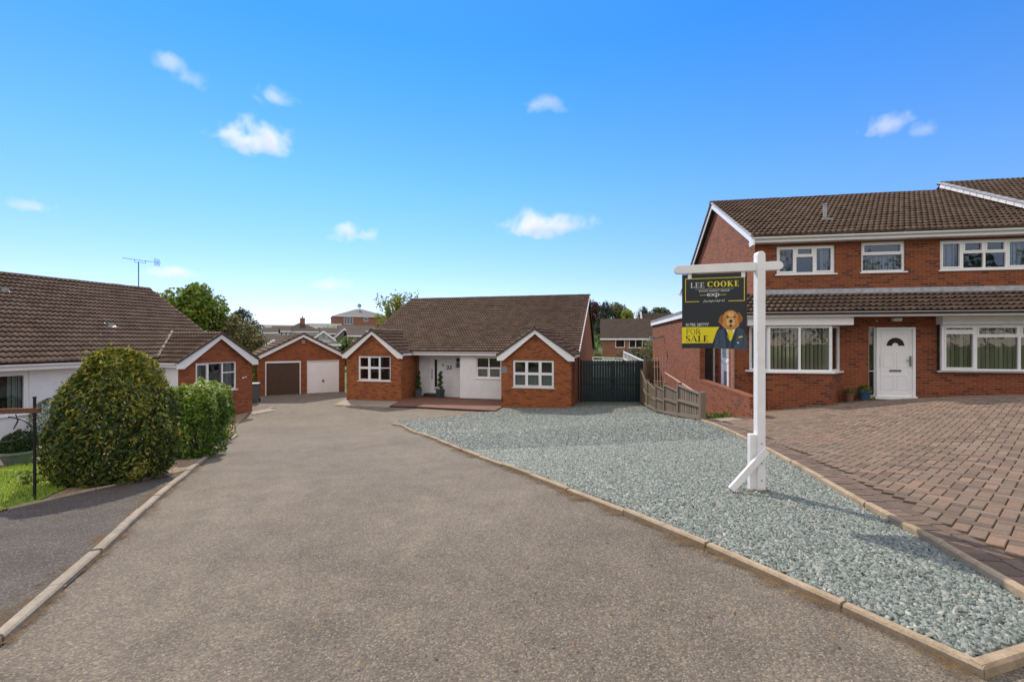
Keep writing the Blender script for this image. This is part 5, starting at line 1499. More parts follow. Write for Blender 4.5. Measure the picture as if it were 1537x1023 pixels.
btext('ESTATE AGENCY GROUP', .505, .243, .026, M['letter_white'], 'agency_lettering', 'CENTER', 1.0)
btext('exp', .487, .304, .068, M['letter_white'], 'logo_lettering', 'CENTER', 1.25, 0)
btext('01782 287777', .06, .700, .042, M['letter_white'], 'phone_number', 'LEFT', .92)
sq = MB(); pts = []
for k in range(90):
    t = k/89; u = .335+.33*t; pts.append((u+.006*math.sin(k*.9), .372-.010*t+.010*math.sin(k*.62)*(1+.6*math.sin(k*.23))))
stroke(sq, pts, .0045, .0074); sq.build('script_lettering', M['letter_white'], board)

# ================================================================== POTS, BIN, SMALL THINGS
def spiral_plant(loc, label, lean=0):
    r = empty('potted_topiary', loc, random.uniform(0,6), label, 'potted plant', 'potted topiaries by the white entrance')
    mb = MB(); w0, w1, h = .15, .19, .46
    mb.add([(-w0,-w0,0),(w0,-w0,0),(w0,w0,0),(-w0,w0,0),(-w1,-w1,h),(w1,-w1,h),(w1,w1,h),(-w1,w1,h),(-w1+.03,-w1+.03,h),(w1-.03,-w1+.03,h),(w1-.03,w1-.03,h),(-w1+.03,w1-.03,h),(-w1+.03,-w1+.03,h-.05),(w1-.03,-w1+.03,h-.05),(w1-.03,w1-.03,h-.05),(-w1+.03,w1-.03,h-.05)],
        [(3,2,1,0),(0,1,5,4),(1,2,6,5),(2,3,7,6),(3,0,4,7),(4,5,9,8),(5,6,10,9),(6,7,11,10),(7,4,8,11),(8,9,13,12),(9,10,14,13),(10,11,15,14),(11,8,12,15),(12,13,14,15)])
    mb.build('pot', M['potgrey'], r)
    n = 2600; t = rng.uniform(0,1,n); a = t*2*np.pi*3.2
    rad = .13*(1-.55*t)
    c = np.stack([np.cos(a)*rad*.75, np.sin(a)*rad*.75, .52+t*.95], 1)
    P = c+rng.normal(0,1,(n,3))*(.055*(1-.4*t))[:,None]
    Q = P-np.stack([c[:,0]*0, c[:,1]*0, c[:,2]],1)
    leaf_cloud('foliage', P, Q/np.linalg.norm(Q,axis=1)[:,None], .05, M['leaf_topiary'], r, .5)
    s = MB(); s.tube([(0,0,.4),(.01,0,1.0),(0,0,1.45)], .018, 6); s.build('stem', M['bark'], r, uv=False)
    return r
p1 = BW(-9.12,-.45); spiral_plant((p1[0],p1[1],gz(*p1)+.075), 'leafy topiary in a square grey pot by the brown downpipe')
p2 = BW(-7.82,-.30); spiral_plant((p2[0],p2[1],gz(*p2)+.075), 'spiral topiary in a square grey pot under the house number')

def small_pot(px, py, r0, h, mat, label, ly=-.22):
    k = (px-CX)/F; # on the drive just in front of the wall
    lx = None
    bx, by = RH[0]-ly*rs, RH[1]+ly*rc; lx = (k*by-bx)/(rc-k*rs); x, y = RW(lx, ly)
    r = empty('potted_plant', (x, y, gz(x,y)+.03), 0, label, 'potted plant', 'small pots beside the front door')
    mb = MB(); mb.lathe([(r0*.72,0),(r0*.95,h*.8),(r0,h*.8),(r0*1.08,h*.84),(r0*1.08,h),(r0*.94,h),(r0*.9,h*.88)], (0,0,0), 20); mb.build('pot', mat, r, smooth=False)
    P, Q = dome_points(260, r0*1.0, r0*1.0, .18, h*.9, .6, .4, .2); leaf_cloud('foliage', P, Q, .075, M['leaf_olive' if mat is M['potterra'] else 'leaf_hedge'], r, .3)
    return r
small_pot(1275, 601, .125, .24, M['potterra'], 'small brown clay pot with a sparse plant left of the front door')
small_pot(1298, 602, .15, .29, M['potblue'], 'glazed blue pot with a green plant beside the front door')

b0 = gp(9, 701); r = empty('box_ball_planter', (b0[0]-.05, b0[1]+.25, gz(*b0)), 0, 'clipped round box bush in a wide grey green pot on the lawn', 'potted plant')
mb = MB(); mb.lathe([(.17,0),(.25,.18),(.28,.19),(.28,.23),(.25,.23),(.24,.19)], (0,0,0), 26); mb.build('pot', M['potgreen'], r)
P, Q = dome_points(6000, .25, .25, .36, .19, .35, .35, .04); leaf_cloud('foliage', P, Q, .045, M['leaf_box'], r, .5)
s = MB(); s.tube([(0,0,.2),(0,0,.6)], .03, 6); s.build('stem', M['bark'], r, uv=False)

i0 = gp(52, 752); IZ = gz(*i0); r = empty('house_name_sign', (i0[0], i0[1], IZ), R(12), 'black iron post carrying a brown timber rail and a scrolled metal sign', 'sign')
hp = (CY-597)/F*i0[1]-IZ
mb = MB(); mb.box(-.0095,.0095,-.0095,.0095,-.15,hp); mb.box(-.012,.012,-.012,.012,hp,hp+.015); mb.build('post', M['black'], r)
mb = MB(); zr = (CY-615)/F*i0[1]-IZ; mb.box(-.95,.05,-.02,.02,zr-.030,zr+.022); mb.build('rail', M['timber_bn'], r)
mb = MB()
big = [(-.02+.0*k,0,zr) for k in range(0)]
arc = [(-.03-.42*(1-math.cos(a)), 0, zr-.11-.0-.12*math.sin(a*1.0)) for a in []]
c1 = [(-.28+.25*math.cos(R(a)), 0, zr-.20+.135*math.sin(R(a))) for a in range(80,-91,-10)]+[(-.45,0,zr-.345),(-.62,0,zr-.365),(-.9,0,zr-.37)]
mb.tube(c1, .008, 6)
c2 = [(-.60+.05*math.cos(R(a)), 0, zr-.145+.035*math.sin(R(a))) for a in range(300,60,-20)]+[(-.52,0,zr-.10),(-.42,0,zr-.095),(-.385,0,zr-.12),(-.41,0,zr-.18),(-.48,0,zr-.25),(-.56,0,zr-.33)]
mb.tube(c2, [.006]*12+[.012,.018,.022,.02,.016,.010], 6)
c3 = [(-.9,0,zr-.15),(-.8,0,zr-.11),(-.7,0,zr-.14),(-.68,0,zr-.2),(-.74,0,zr-.22),(-.76,0,zr-.17)]; mb.tube(c3, .006, 6)
c4_ = [(-.17,0,zr-.04),(-.15,0,zr-.12),(-.19,0,zr-.20),(-.14,0,zr-.08)]; mb.tube(c4_, .005, 6)
mb.build('scroll', M['black'], r)

bn = (-14.2, 25.0); r = empty('wheelie_bin', (bn[0], bn[1], gz(*bn)), R(20), 'dark grey wheeled rubbish bin in the gap beside the garages', 'bin')
mb = MB(); mb.add([(-.22,-.26,.06),(.22,-.26,.06),(.22,.26,.06),(-.22,.26,.06),(-.29,-.34,.98),(.29,-.34,.98),(.29,.36,.98),(-.29,.36,.98)], [(3,2,1,0),(4,5,6,7),(0,1,5,4),(1,2,6,5),(2,3,7,6),(3,0,4,7)]); mb.build('body', M['bin'], r, bevel=.02)
mb = MB(); mb.box(-.30,.30,-.37,.37,.99,1.05); mb.box(-.24,.24,.36,.42,.93,1.0); mb.build('lid', M['dish'], r, bevel=.015)
for s in (-1,1):
    mb = MB(); mb.tube([(s*.24,.25,.1),(s*.29,.25,.1)], .1, 14); mb.build('wheel', M['black'], r)

# aerial on the white bungalow
yA = 6.95; xA = -5.47; ax, ay = LW(xA, yA); az = 2.70
r = empty('tv_aerial', (ax, ay, az), 0, 'thin metal television aerial on the ridge of the white bungalow', 'aerial')
Ya = ay
mt = (CY-393)/F*Ya-az
mb = MB(); mb.tube([(0,0,-.1),(0,0,mt)], .025, 8); mb.build('mast', M['aerial'], r)
a = at(184,387,Ya+.35); b = at(237,394,Ya-.35); a -= Vector((ax,ay,az)); b -= Vector((ax,ay,az))
mb = MB(); mb.tube([a,b], .016, 6); m = a.lerp(b,.33); n_ = a.lerp(b,.66); mb.tube([m+Vector((0,0,-.02)),m+Vector((.05,0,-.16)),(0,0,mt),n_+Vector((0,0,-.12)),n_], .012, 6); mb.build('boom', M['aerial'], r)
mb = MB(); dn = (b-a).normalized(); sd = dn.cross(Vector((0,0,1))).normalized()
for k in range(15):
    c = a.lerp(b, .03+.92*k/14); l = .085+.03*k/14; mb.tube([c-sd*l,c+sd*l], .006, 5)
mb.build('elements', M['aerial'], r)
mb = MB()
for s in (1,-1):
    for q in (-.12,-.06,0,.06,.12): mb.tube([b+sd*q+dn*-.02, b+sd*q+Vector((0,0,s*.17))-dn*.09], .010, 5)
mb.build('reflector', M['aerial'], r)

# dish and small aerial bits on the red house
pt = at(1026, 438, 22.6); r = empty('satellite_dish', pt, 0, 'grey satellite dish on the gable of the red house behind the sale board', 'satellite dish')
mb = MB(); mb.lathe([(0.02,0),(.16,.02),(.28,.08),(.285,.085),(.16,.035),(.02,.012)], (0,0,0), 18)
mb.v = [(z*-.9+x*.3, y*.9, x) for x,y,z in mb.v]; mb.build('dish', M['dish'], r)
mb = MB(); mb.tube([(0,0,0),(.3,.1,-.1),(.85,.15,-.1)], .025, 6); mb.tube([(0,0,-.15),(-.3,-.1,-.12)], .014, 6); mb.build('bracket', M['dish'], r)

# ================================================================== SHRUBS AND HEDGE
s0 = gp(150, 732); c = (s0[0]-.28, s0[1]+.55)
r = empty('rhododendron_bush', (c[0], c[1], gz(*c)), 0, 'large domed shrub of dark and yellowing leaves beside the side driveway', 'shrub')
hS = (CY-532)/F*c[1]-gz(*c); rS = 92/F*c[1]/1.2
P, Q = dome_points(24000, rS, rS*1.05, hS, .03, .40, .30, .05, pw=1.68)
P *= (1+.035*np.sin(P[:,0:1]*8+P[:,2:3]*7)*np.sin(P[:,1:2]*7)); P += rng.normal(0,1,P.shape)*(rng.uniform(0,1,(len(P),1))>.93)*.05
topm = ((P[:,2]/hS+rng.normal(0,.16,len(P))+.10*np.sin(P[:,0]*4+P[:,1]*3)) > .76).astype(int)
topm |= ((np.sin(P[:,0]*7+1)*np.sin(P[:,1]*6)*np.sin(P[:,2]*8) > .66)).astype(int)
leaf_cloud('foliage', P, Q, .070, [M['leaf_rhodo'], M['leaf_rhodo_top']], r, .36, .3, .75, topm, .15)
mb = MB()
for k in range(16):
    a = random.uniform(0,6.28); e = random.uniform(.4,.75)*rS; limb(mb, (math.cos(a)*.08,math.sin(a)*.08,-.05), (math.cos(a)*e,math.sin(a)*e,random.uniform(.25,hS*.7)), .024, .007, .1)
limb(mb, (-.4,-.4,.12), (-rS-.10,-.42,.10), .012, .004, .15); limb(mb, (-.4,-.4,.10), (-rS,-.50,.26), .010, .004, .15)
mb.build('branches', M['bark'], r, uv=False)
P = np.stack([rng.uniform(-rS-.12,-.5,130), rng.normal(-.46,.06,130), rng.normal(.14,.07,130)],1); leaf_cloud('foliage', P, rng.normal(0,1,(130,3)), .06, M['leaf_rhodo'], r, .4)

def hedge(name, base, rx, ry, h, n, label, rot=0.0):
    r = empty(name, (base[0],base[1],gz(*base)), rot, label, 'hedge', 'rounded hedge bushes by the white bungalow')
    u = rng.uniform(-1,1,(n,3)); 
    # super-ellipsoid bush with flat sides and a soft top
    d = rng.normal(0,1,(n,3)); d[:,2] = np.where(rng.uniform(0,1,n)<.55, np.abs(d[:,2]), d[:,2]*.9); d /= (np.abs(d)**2.6).sum(1)[:,None]**(1/2.6)
    m = 1+.07*np.sin(d[:,0]*6+d[:,2]*5+base[0])+.06*np.sin(d[:,1]*7-d[:,2]*4)+.05*np.sin(d[:,0]*13+d[:,1]*11)
    rad = (1-.3*rng.uniform(0,1,n)**2.0)*m
    P = d*rad[:,None]*np.array([rx,ry,h*.58]); P[:,2] += h*.42; P[:,2] = np.maximum(P[:,2], .02+rng.uniform(0,.06,n))
    Q = d/np.linalg.norm(d,axis=1)[:,None]
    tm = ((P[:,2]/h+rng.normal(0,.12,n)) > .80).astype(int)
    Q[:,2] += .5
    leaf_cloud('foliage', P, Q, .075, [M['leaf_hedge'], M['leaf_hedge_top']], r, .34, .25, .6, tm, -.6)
    mb = MB()
    for k in range(8): limb(mb, (random.uniform(-.1,.1),random.uniform(-.1,.1),-.05), (random.uniform(-.7,.7)*rx,random.uniform(-.7,.7)*ry,h*random.uniform(.5,.8)), .025, .008, .1)
    mb.build('branches', M['bark'], r, uv=False)
    return r
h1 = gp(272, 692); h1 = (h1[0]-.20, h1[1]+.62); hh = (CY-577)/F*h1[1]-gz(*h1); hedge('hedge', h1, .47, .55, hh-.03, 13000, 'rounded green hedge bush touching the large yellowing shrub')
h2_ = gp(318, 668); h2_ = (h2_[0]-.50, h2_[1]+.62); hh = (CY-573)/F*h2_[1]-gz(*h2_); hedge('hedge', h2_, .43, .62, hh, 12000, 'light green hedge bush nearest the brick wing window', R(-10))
sb = LW(.45,.2); r = empty('small_shrub', (sb[0],sb[1],gz(*sb)), 0, 'small green shrub against the white wall behind the large bush', 'shrub')
P, Q = dome_points(3500, .55, .5, 1.3, .02, .4, .4, .08); leaf_cloud('foliage', P, Q, .06, M['leaf_hedge'], r, .4)
s = MB(); limb(s, (0,0,-.05), (0,0,.9), .03, .01); s.build('branches', M['bark'], r, uv=False)
# undergrowth between the fence and the extension
ug = (6.35,19.6); r = empty('brown_shrub', (ug[0],ug[1],gz(*ug)), 0, 'dark straggly shrub behind the timber fence near the gate', 'shrub')
P, Q = blob_points([((0,0,.6),(.30,1.5,.6)),((-.1,-1.6,.5),(.25,1.0,.45))], 2600, .7); leaf_cloud('foliage', P, Q, .07, M['leaf_olive'], r, .4)
s = MB(); limb(s, (0,0,-.05), (0,.3,.9), .03, .01); limb(s, (0,0,-.05), (-.1,-1.2,.7), .025, .01); s.build('branches', M['bark'], r, uv=False)

# ================================================================== TREES
def on(px, Y): 
    x = (px-CX)/F*Y; return (x, Y, gz(x,Y)-.05)
def up(py, Y, base): return (CY-py)/F*Y-base[2]
b = on(288, 33); s = 33/F
tree('laurel_tree', 'bright green leafy tree behind the gable of the white bungalow', b, [((0,0,up(462,33,b)),(2.1,2.0,1.55)),((-.9,0,up(478,33,b)),(1.7,1.6,1.3)),((1.3,.2,up(470,33,b)),(1.2,1.3,1.3)),((.2,0,up(448,33,b)),(1.2,1.2,.9))], 11000, .24, 'leaf_tree', trunk=.16, group='trees behind the white bungalow')
b = on(350, 34)
tree('olive_tree', 'brownish green bush with pale tips behind the gap before the garages', b, [((0,0,up(500,34,b)),(1.5,1.4,1.2)),((.9,0,up(522,34,b)),(1.6,1.3,1.1)),((-.7,.1,up(512,34,b)),(1.2,1.2,1.2)),((-.3,0,up(484,34,b)),(.9,.9,.7))], 6500, .2, 'leaf_olive', trunk=.1, group='trees behind the white bungalow')
b = on(392, 36)
tree('shrub_tree', 'low green bush rising just behind the garage gable', b, [((0,0,up(535,36,b)),(1.6,1.3,.9)),((.9,0,up(540,36,b)),(1.4,1.3,.7))], 3800, .17, 'leaf_mid', trunk=.08, group='trees behind the white bungalow')
b = on(380, 28.5)
tree('yellow_shrub', 'yellow green shrub in the gap behind the wheeled bin', b, [((0,0,up(562,28.5,b)),(.55,.5,.9)),((.1,0,up(590,28.5,b)),(.5,.5,.6))], 1500, .13, 'leaf_lime', trunk=.04, group='trees behind the white bungalow', sub=3)
b = on(366, 44)
tree('conifer', 'dark blue green conifer between the bright tree and distant roofs', b, [((0,0,up(500,44,b)),(1.5,1.5,1.5)),((-.1,0,up(482,44,b)),(1.0,1.0,1.1)),((-.25,0,up(470,44,b)),(.5,.5,.6)),((.7,0,up(508,44,b)),(1.0,1.0,1.1))], 5200, .26, 'leaf_dark', trunk=.14, aspect=.3)
# sparse pale tree behind the left verge of the central bungalow
b = on(592, 40); r = empty('birch_sapling', b, 0, 'sparse pale leaved young tree showing above the left roof verge of the bungalow', 'tree')
mb = MB(); LP = []; LQ = []
for k in range(34):
    px_ = random.choice([random.uniform(560,600),random.uniform(575,632)]); tp = CY-(random.uniform(0,1)**.6*60+8)-max(0,(px_-570))*.25
    tip = at(px_, max(441, tp), 40+random.uniform(-1.2,1.2))-Vector(b); st_ = Vector((random.uniform(-.4,.4),random.uniform(-.4,.4),2.2+random.uniform(0,1.0)))
    limb(mb, st_, tip, .035, .007, .06)
    n = 130
    for _ in range(n):
        t = random.uniform(.35,1.02); q = st_.lerp(tip, t); LP.append(tuple(q+Vector((random.gauss(0,.11),random.gauss(0,.11),random.gauss(0,.11)))))
limb(mb, (0,0,-.1), (0,0,2.4), .11, .07, .03)
mb.build('trunk', M['bark_pale'], r, uv=False)
LP = np.array(LP); leaf_cloud('crown', LP, rng.normal(0,1,(len(LP),3)), .21, M['leaf_lime'], r, .65)
# right background
G2 = 'trees on the rise behind the red house'
b = on(890, 105); tree('copper_beech', 'dark red copper beech rising beside the bungalow ridge', b, [((0,0,up(470,105,b)),(2.6,2.6,2.6)),((-2,0,up(478,105,b)),(2.2,2.2,2.2)),((1.2,0,up(480,105,b)),(2.2,2.2,2.4))], 4500, .5, 'leaf_copper', trunk=.3, group=G2)
b = on(908, 80); tree('conifer', 'broad dark conifer left of the distant brick house', b, [((0,0,up(490,80,b)),(1.7,1.6,2.6)),((.0,0,up(470,80,b)),(1.2,1.2,1.9)),((-.6,0,up(500,80,b)),(1.5,1.4,1.8)),((.1,0,up(459,80,b)),(.6,.6,.8))], 6000, .34, 'leaf_dark', trunk=.25, group=G2, aspect=.3)
b = on(925, 98); tree('broadleaf_tree', 'pale green tree above the left end of the distant roof', b, [((0,0,up(466,98,b)),(2.0,2.0,1.7)),((1.6,0,up(472,98,b)),(1.6,1.5,1.5))], 3600, .42, 'leaf_pale', trunk=.2, group=G2)
b = on(941, 92); tree('broadleaf_tree', 'small yellow green tree above the middle of the distant roof', b, [((0,0,up(472,92,b)),(1.1,1.1,1.0)),((.2,0,up(480,92,b)),(1.1,1.1,1.0))], 1500, .36, 'leaf_lime', trunk=.15, group=G2)
b = on(967, 84); tree('conifer', 'small pointed dark conifer in front of the bare tree', b, [((0,0,up(478,84,b)),(1.3,1.2,1.2)),((0,0,up(468,84,b)),(.7,.7,1.0))], 2600, .3, 'leaf_dark', trunk=.15, group=G2, aspect=.3)
b = on(990, 95); tree('broadleaf_tree', 'rounded dark green tree above the flat roofed extension', b, [((0,0,up(474,95,b)),(2.3,2.2,1.6)),((1.2,0,up(480,95,b)),(1.8,1.8,1.5)),((-1.2,0,up(480,95,b)),(1.6,1.6,1.4))], 4200, .42, 'leaf_mid', trunk=.25, group=G2)
b = on(958, 104); r = empty('bare_tree', b, 0, 'bare grey branched tree against the sky behind the distant roof', 'tree', G2)
mb = MB(); 
def twig(p, d, l, rad, k):
    q = p+d*l; limb(mb, p, q, rad, rad*.6, .06, 3)
    if k == 0: return
    for _ in range(3 if k > 1 else 4):
        nd = (d+Vector((random.gauss(0,.55),random.gauss(0,.55),random.gauss(.1,.35)))).normalized(); twig(q, nd, l*random.uniform(.55,.8), rad*.55, k-1)
twig(Vector((0,0,-.1)), Vector((0,0,1)), up(484,104,b)*.8, .34, 4); mb.build('trunk', M['bark_pale'], r, uv=False)
for i,(px_,py_,Y,w_,lf,lb) in enumerate([(886,522,60,1.0,'leaf_mid','low green shrub on the lawn beyond the gate'),(898,510,66,1.3,'leaf_hedge','brighter shrub left of the distant house corner'),(895,535,52,.7,'leaf_olive','small brownish shrub above the white railing'),(978,520,46,1.0,'leaf_pale','pale leafy shrub at the corner of the extension'),(950,533,44,1.6,'leaf_dark','dark hedge below the window of the distant house')]):
    b = on(px_, Y); z_ = up(py_, Y, b); r = empty('garden_shrub', b, 0, lb, 'shrub', 'shrubs beyond the gate')
    P, Q = blob_points([((0,0,max(.4,z_)),(w_,w_,.8)),((w_*.5,.2,max(.3,z_-.5)),(w_*.8,w_*.8,.7))], 900, .6); leaf_cloud('foliage', P, Q, .2, M[lf], r, .5)
    s = MB(); limb(s, (0,0,-.1), (0,0,max(.4,z_)), .04, .02); s.build('branches', M['bark'], r, uv=False)

bl_ = []
for k in range(26):
    x = -42+k*4.2+random.uniform(-1.2,1.2); hgt_ = random.uniform(6,15); y = -34+random.uniform(-4,4)
    bl_ += [((x,y,hgt_*.55-1.2),(2.9,2.6,hgt_*.5)), ((x+random.uniform(-1,1),y,hgt_*.8-1.2),(1.9,1.9,hgt_*.3))]
P, Q = blob_points(bl_, 16000, .6); leaf_cloud('tree_belt', P, Q, .75, M['leaf_mid'], None, .6)
tag(bpy.data.objects['tree_belt'], 'belt of green trees across the road mirrored in the window panes', 'trees', kind='stuff')
# ================================================================== DISTANT HOUSES
def far_house(name, label, px0, px1, Y, py_eave, py_ridge, depth=8, rot=0.0, wall_='brick_far', roof_='roof_far', hip=False, gable=False, wins=(), chimney=None, base=None, group='houses beyond the garages', cat='house'):
    xa, xb = (px0-CX)/F*Y, (px1-CX)/F*Y; w_ = (xb-xa)/max(.5, math.cos(rot)) ; cx = (xa+xb)/2
    gb = gz(cx, Y)-.3 if base is None else base
    r = empty(name, (cx, Y, gb), rot, label, cat, group); r['_z0'] = gb
    ze = (CY-py_eave)/F*Y; zr = (CY-py_ridge)/F*(Y+(depth/2 if not gable else 0)); h = w_/2
    f = fr((-h,0),(h,0)); ops = [(h+(a-(px0+px1)/2)/F*Y, h+(b_-(px0+px1)/2)/F*Y, (CY-d_)/F*Y, (CY-c_)/F*Y) for a,b_,c_,d_ in wins]
    mb = MB(); wall(mb, f, gb-1, ze, ops, (h,zr) if gable else None, .1)
    ap = None if (gable or hip) else (depth/2, zr)
    wall(mb, fr((h,0),(h,depth)), gb-1, ze, (), ap); wall(mb, fr((-h,depth),(-h,0)), gb-1, ze, (), ap); wall(mb, fr((h,depth),(-h,depth)), gb-1, ze, (), (h,zr) if gable else None)
    mb.build('wall', M[wall_], r)
    o = .3; mb = MB()
    if gable:
        mb.add([(-h-o,-o,ze-.15),(0,-o,zr+.1),(0,depth,zr+.1),(-h-o,depth,ze-.15)], [(0,1,2,3)]); mb.add([(h+o,-o,ze-.15),(0,-o,zr+.1),(0,depth,zr+.1),(h+o,depth,ze-.15)], [(3,2,1,0)])
    elif hip:
        k = min(h*.9, depth/2)
        mb.add([(-h-o,-o,ze),(h+o,-o,ze),(h+o,depth+o,ze),(-h-o,depth+o,ze),(-h+k,depth/2,zr),(h-k,depth/2,zr)], [(0,1,5,4),(1,2,5),(2,3,4,5),(3,0,4)])
    else:
        mb.add([(-h-o,-o,ze),(h+o,-o,ze),(h+o,depth/2,zr),(-h-o,depth/2,zr),(h+o,depth+o,ze),(-h-o,depth+o,ze)], [(0,1,2,3),(3,2,4,5)])
    rf = mb.build('roof', M[roof_], r)
    tr = MB()
    if gable:
        barge(tr, fr((-h-o,-o-.02),(h+o,-o-.02)), [(0,ze-.15),(h+o,zr+.1),(2*(h+o),ze-.15)], .28, 0, .05)
    else: tr.box(-h-o, h+o, -o-.05, -o, ze-.22, ze-.01)
    tr.build('fascia', M['white_paint'], r)
    for a,b_,c,d_ in ops:
        k = max(1, int(round((b_-a)/.9))); window(r, f, a, b_, c, d_, [(1/k,[],[0])]*k, bar=.09, sill=False)
    if chimney:
        x, y, wc, hc = chimney; mb = MB(); mb.box(x-wc/2,x+wc/2,y-wc/2,y+wc/2,zr-.8,zr+hc); mb.box(x-wc/2-.06,x+wc/2+.06,y-wc/2-.06,y+wc/2+.06,zr+hc,zr+hc+.12); mb.lathe([(.13,0),(.1,.45)],(x,y,zr+hc+.12),10); mb.build('chimney', M['brick_far'], rf)
    return r
far_house('house', 'white walled house with a dark gabled roof, leftmost of the far houses', 383, 398, 85, 500, 487, 7, R(24), 'far_white', 'roof_far', gable=True, wins=[(388,393,503,508)])
far_house('house', 'small white house with a lower dark roof beside the leftmost far gable', 397, 413, 82, 498.5, 491.5, 7, R(24), 'far_white', 'roof_far', wins=[(401,404,501,506),(407,410,501,506)])
far_house('warehouse', 'long low grey roofed building behind the leftmost far houses', 388, 432, 135, 492, 487.5, 22, R(24), 'far_white', 'roof_grey', cat='building')
far_house('house', 'far house with a broad hipped roof, chimney and white upper wall', 428, 476, 95, 497, 484.5, 9, R(24), 'far_white', 'roof_far', hip=True, wins=[(434,438,499,503),(441,447,499,503)], chimney=(0.2,4.5,1.0,.9))
far_house('house', 'white fronted far house with three windows below a long dark roof', 411, 432, 92, 496.5, 489, 8, R(24), 'far_white', 'roof_far', wins=[(414,418,498,504),(421,424,498,504),(427,430,498,504)])
far_house('bungalow', 'low far bungalow with a wide brown roof behind the garage gable', 388, 446, 58, 515, 502.5, 8, R(24), 'brick_far', 'roof_far')
far_house('bungalow', 'little brick gable of a far bungalow rising left of the garage ridge', 399, 423, 54, 517, 510, 6, R(24), 'brick_far', 'roof_far', gable=True)
far_house('house', 'white gabled far house with two dark windows right of the garage ridge', 472, 499, 62, 508.5, 497, 9, R(24), 'far_white', 'roof_far', gable=True, wins=[(479,483.5,505,511),(488,492.5,505,511)])
far_house('house', 'brick far house with a brown roof behind the white gable', 486, 514, 78, 500, 492, 8, R(24), 'brick_far', 'roof_far')
far_house('house', 'grey gabled far house between two brick neighbours', 506, 527, 72, 505, 493, 9, R(24), 'far_grey', 'roof_far', gable=True)
far_house('house', 'brick far house with a brown roof below the brick block', 515, 560, 84, 496, 488.5, 8, R(24), 'brick_far', 'roof_far')
far_house('house', 'white garden building between the far houses and the bungalow gable', 494, 507, 52, 516, 513.5, 4, R(24), 'far_white', 'roof_far')
far_house('warehouse', 'long pale grey shed roof behind the far houses', 466, 510, 130, 491, 485.5, 20, R(24), 'far_white', 'roof_grey', cat='building')
far_house('office_block', 'large brick block with a grey hipped roof and white window bays', 507, 580, 150, 474.5, 464, 20, R(24), 'brick_far', 'roof_grey', hip=True, wins=[(518,530.5,475.5,487),(546,552,477,482)], cat='building')
far_house('bungalow', 'low brick far bungalow with a brown roof just right of the garage ridge', 446, 474, 66, 511, 502, 7, R(24), 'brick_far', 'roof_far')
far_house('house', 'narrow brick far house right of the grey gable', 526, 548, 66, 503, 496, 7, R(24), 'brick_far', 'roof_far', wins=[(531,535,505,511)])
far_house('house', 'small far house with a pale gable right of the chimney roof', 470, 486, 104, 495, 489.5, 8, R(24), 'far_white', 'roof_far', gable=True)
far_house('house', 'brick house with a steep brown roof and white windows beyond the gate', 905.5, 976, 62, 507.5, 478, 8, R(-11), 'brick_far', 'roof_far', wins=[(924,938,508.5,521.5),(944,973,508.5,522)], group='houses beyond the gate')
eh = far_house('house', 'end house with a dark roof and white verge beside the extension roof', 971, 1012, 64, 507, 470, 8, R(-11), 'brick_far', 'roof_far', group='houses beyond the gate')
eb = bpy.data.objects['roof'] if False else [c for c in bpy.data.objects if c.parent == eh and c.name.startswith('roof')][0]
v0, v3 = eb.data.vertices[0].co.copy(), eb.data.vertices[3].co.copy()
mb = MB(); z_e = eh.location.z; mb.bar((v0.x-.1,v0.y,v0.z+z_e+.05),(v3.x-.1,v3.y,v3.z+z_e+.15),.22,.34); mb.build('verge_board', M['far_white'], eh)
for i,(px_,py_,Y,w_,lf) in enumerate([(455,508,70,2.0,'leaf_lime'),(413,508,70,2.2,'leaf_mid'),(480,494,100,2.0,'leaf_lime'),(503,490,110,2.4,'leaf_lime'),(522,510,58,1.2,'leaf_pale'),(512,512,56,1.0,'leaf_hedge')]):
    b = on(px_, Y); z_ = up(py_, Y, b); tree('garden_tree', ['lime green tree below the hipped far roof','green tree between the two leftmost far houses','pale tree before the long grey shed','light tree at the right end of the grey shed','pale shrubby tree left of the bungalow gable','small bright tree beside the white garden building'][i], b, [((0,0,z_-.6),(w_,w_,1.0)),((w_*.5,0,z_-1.6),(w_,w_,1.2))], 900, .32, lf, trunk=.1, group='trees among the far houses', sub=3)
p = at(540, 459, 158); r = empty('roof_dish', p, 0, 'pale round dish standing on the roof of the brick block', 'satellite dish')
mb = MB(); mb.lathe([(.02,0),(.4,.1),(.7,.3),(.72,.32),(.4,.14),(.02,.04)], (0,0,0), 16); mb.v = [(x, z*-1, y) for x,y,z in mb.v]; mb.build('dish', M['lead'], r)
mb = MB(); mb.tube([(0,.1,-.2),(0,.2,-3.5)], .12, 6); mb.build('bracket', M['lead'], r)

# ================================================================== SKY, SUN, CAMERA
FILL_CLOUD = (9.6, 8.6, 7.5)
SUN_EL, SUN_AZ = R(41), math.atan2(-.42, .91)          # azimuth clockwise from +Y
sd = Vector((math.sin(SUN_AZ)*math.cos(SUN_EL), math.cos(SUN_AZ)*math.cos(SUN_EL), math.sin(SUN_EL)))
wd = bpy.data.worlds.new('World'); SC.world = wd; wd.use_nodes = True
wt = NT.__new__(NT); wt.t = wd.node_tree; wt.t.nodes.clear()
sky = wt.n('ShaderNodeTexSky'); sky.sky_type = 'NISHITA'; sky.sun_disc = False
sky.sun_elevation = SUN_EL; sky.sun_rotation = SUN_AZ; sky.altitude = 0; sky.air_density = 1.0; sky.dust_density = .0; sky.ozone_density = 1.0
tc = wt.n('ShaderNodeTexCoord').outputs['Generated']
sx = wt.n('ShaderNodeSeparateXYZ'); wt.l(tc, sx.inputs[0])
tint = wt.ramp(sx.outputs[2], [(0,(.56,.53,.68)),(.10,(.54,.60,.86)),(.30,(.40,.69,1.06)),(.55,(.20,.67,1.20)),(.75,(.28,.75,1.3))])
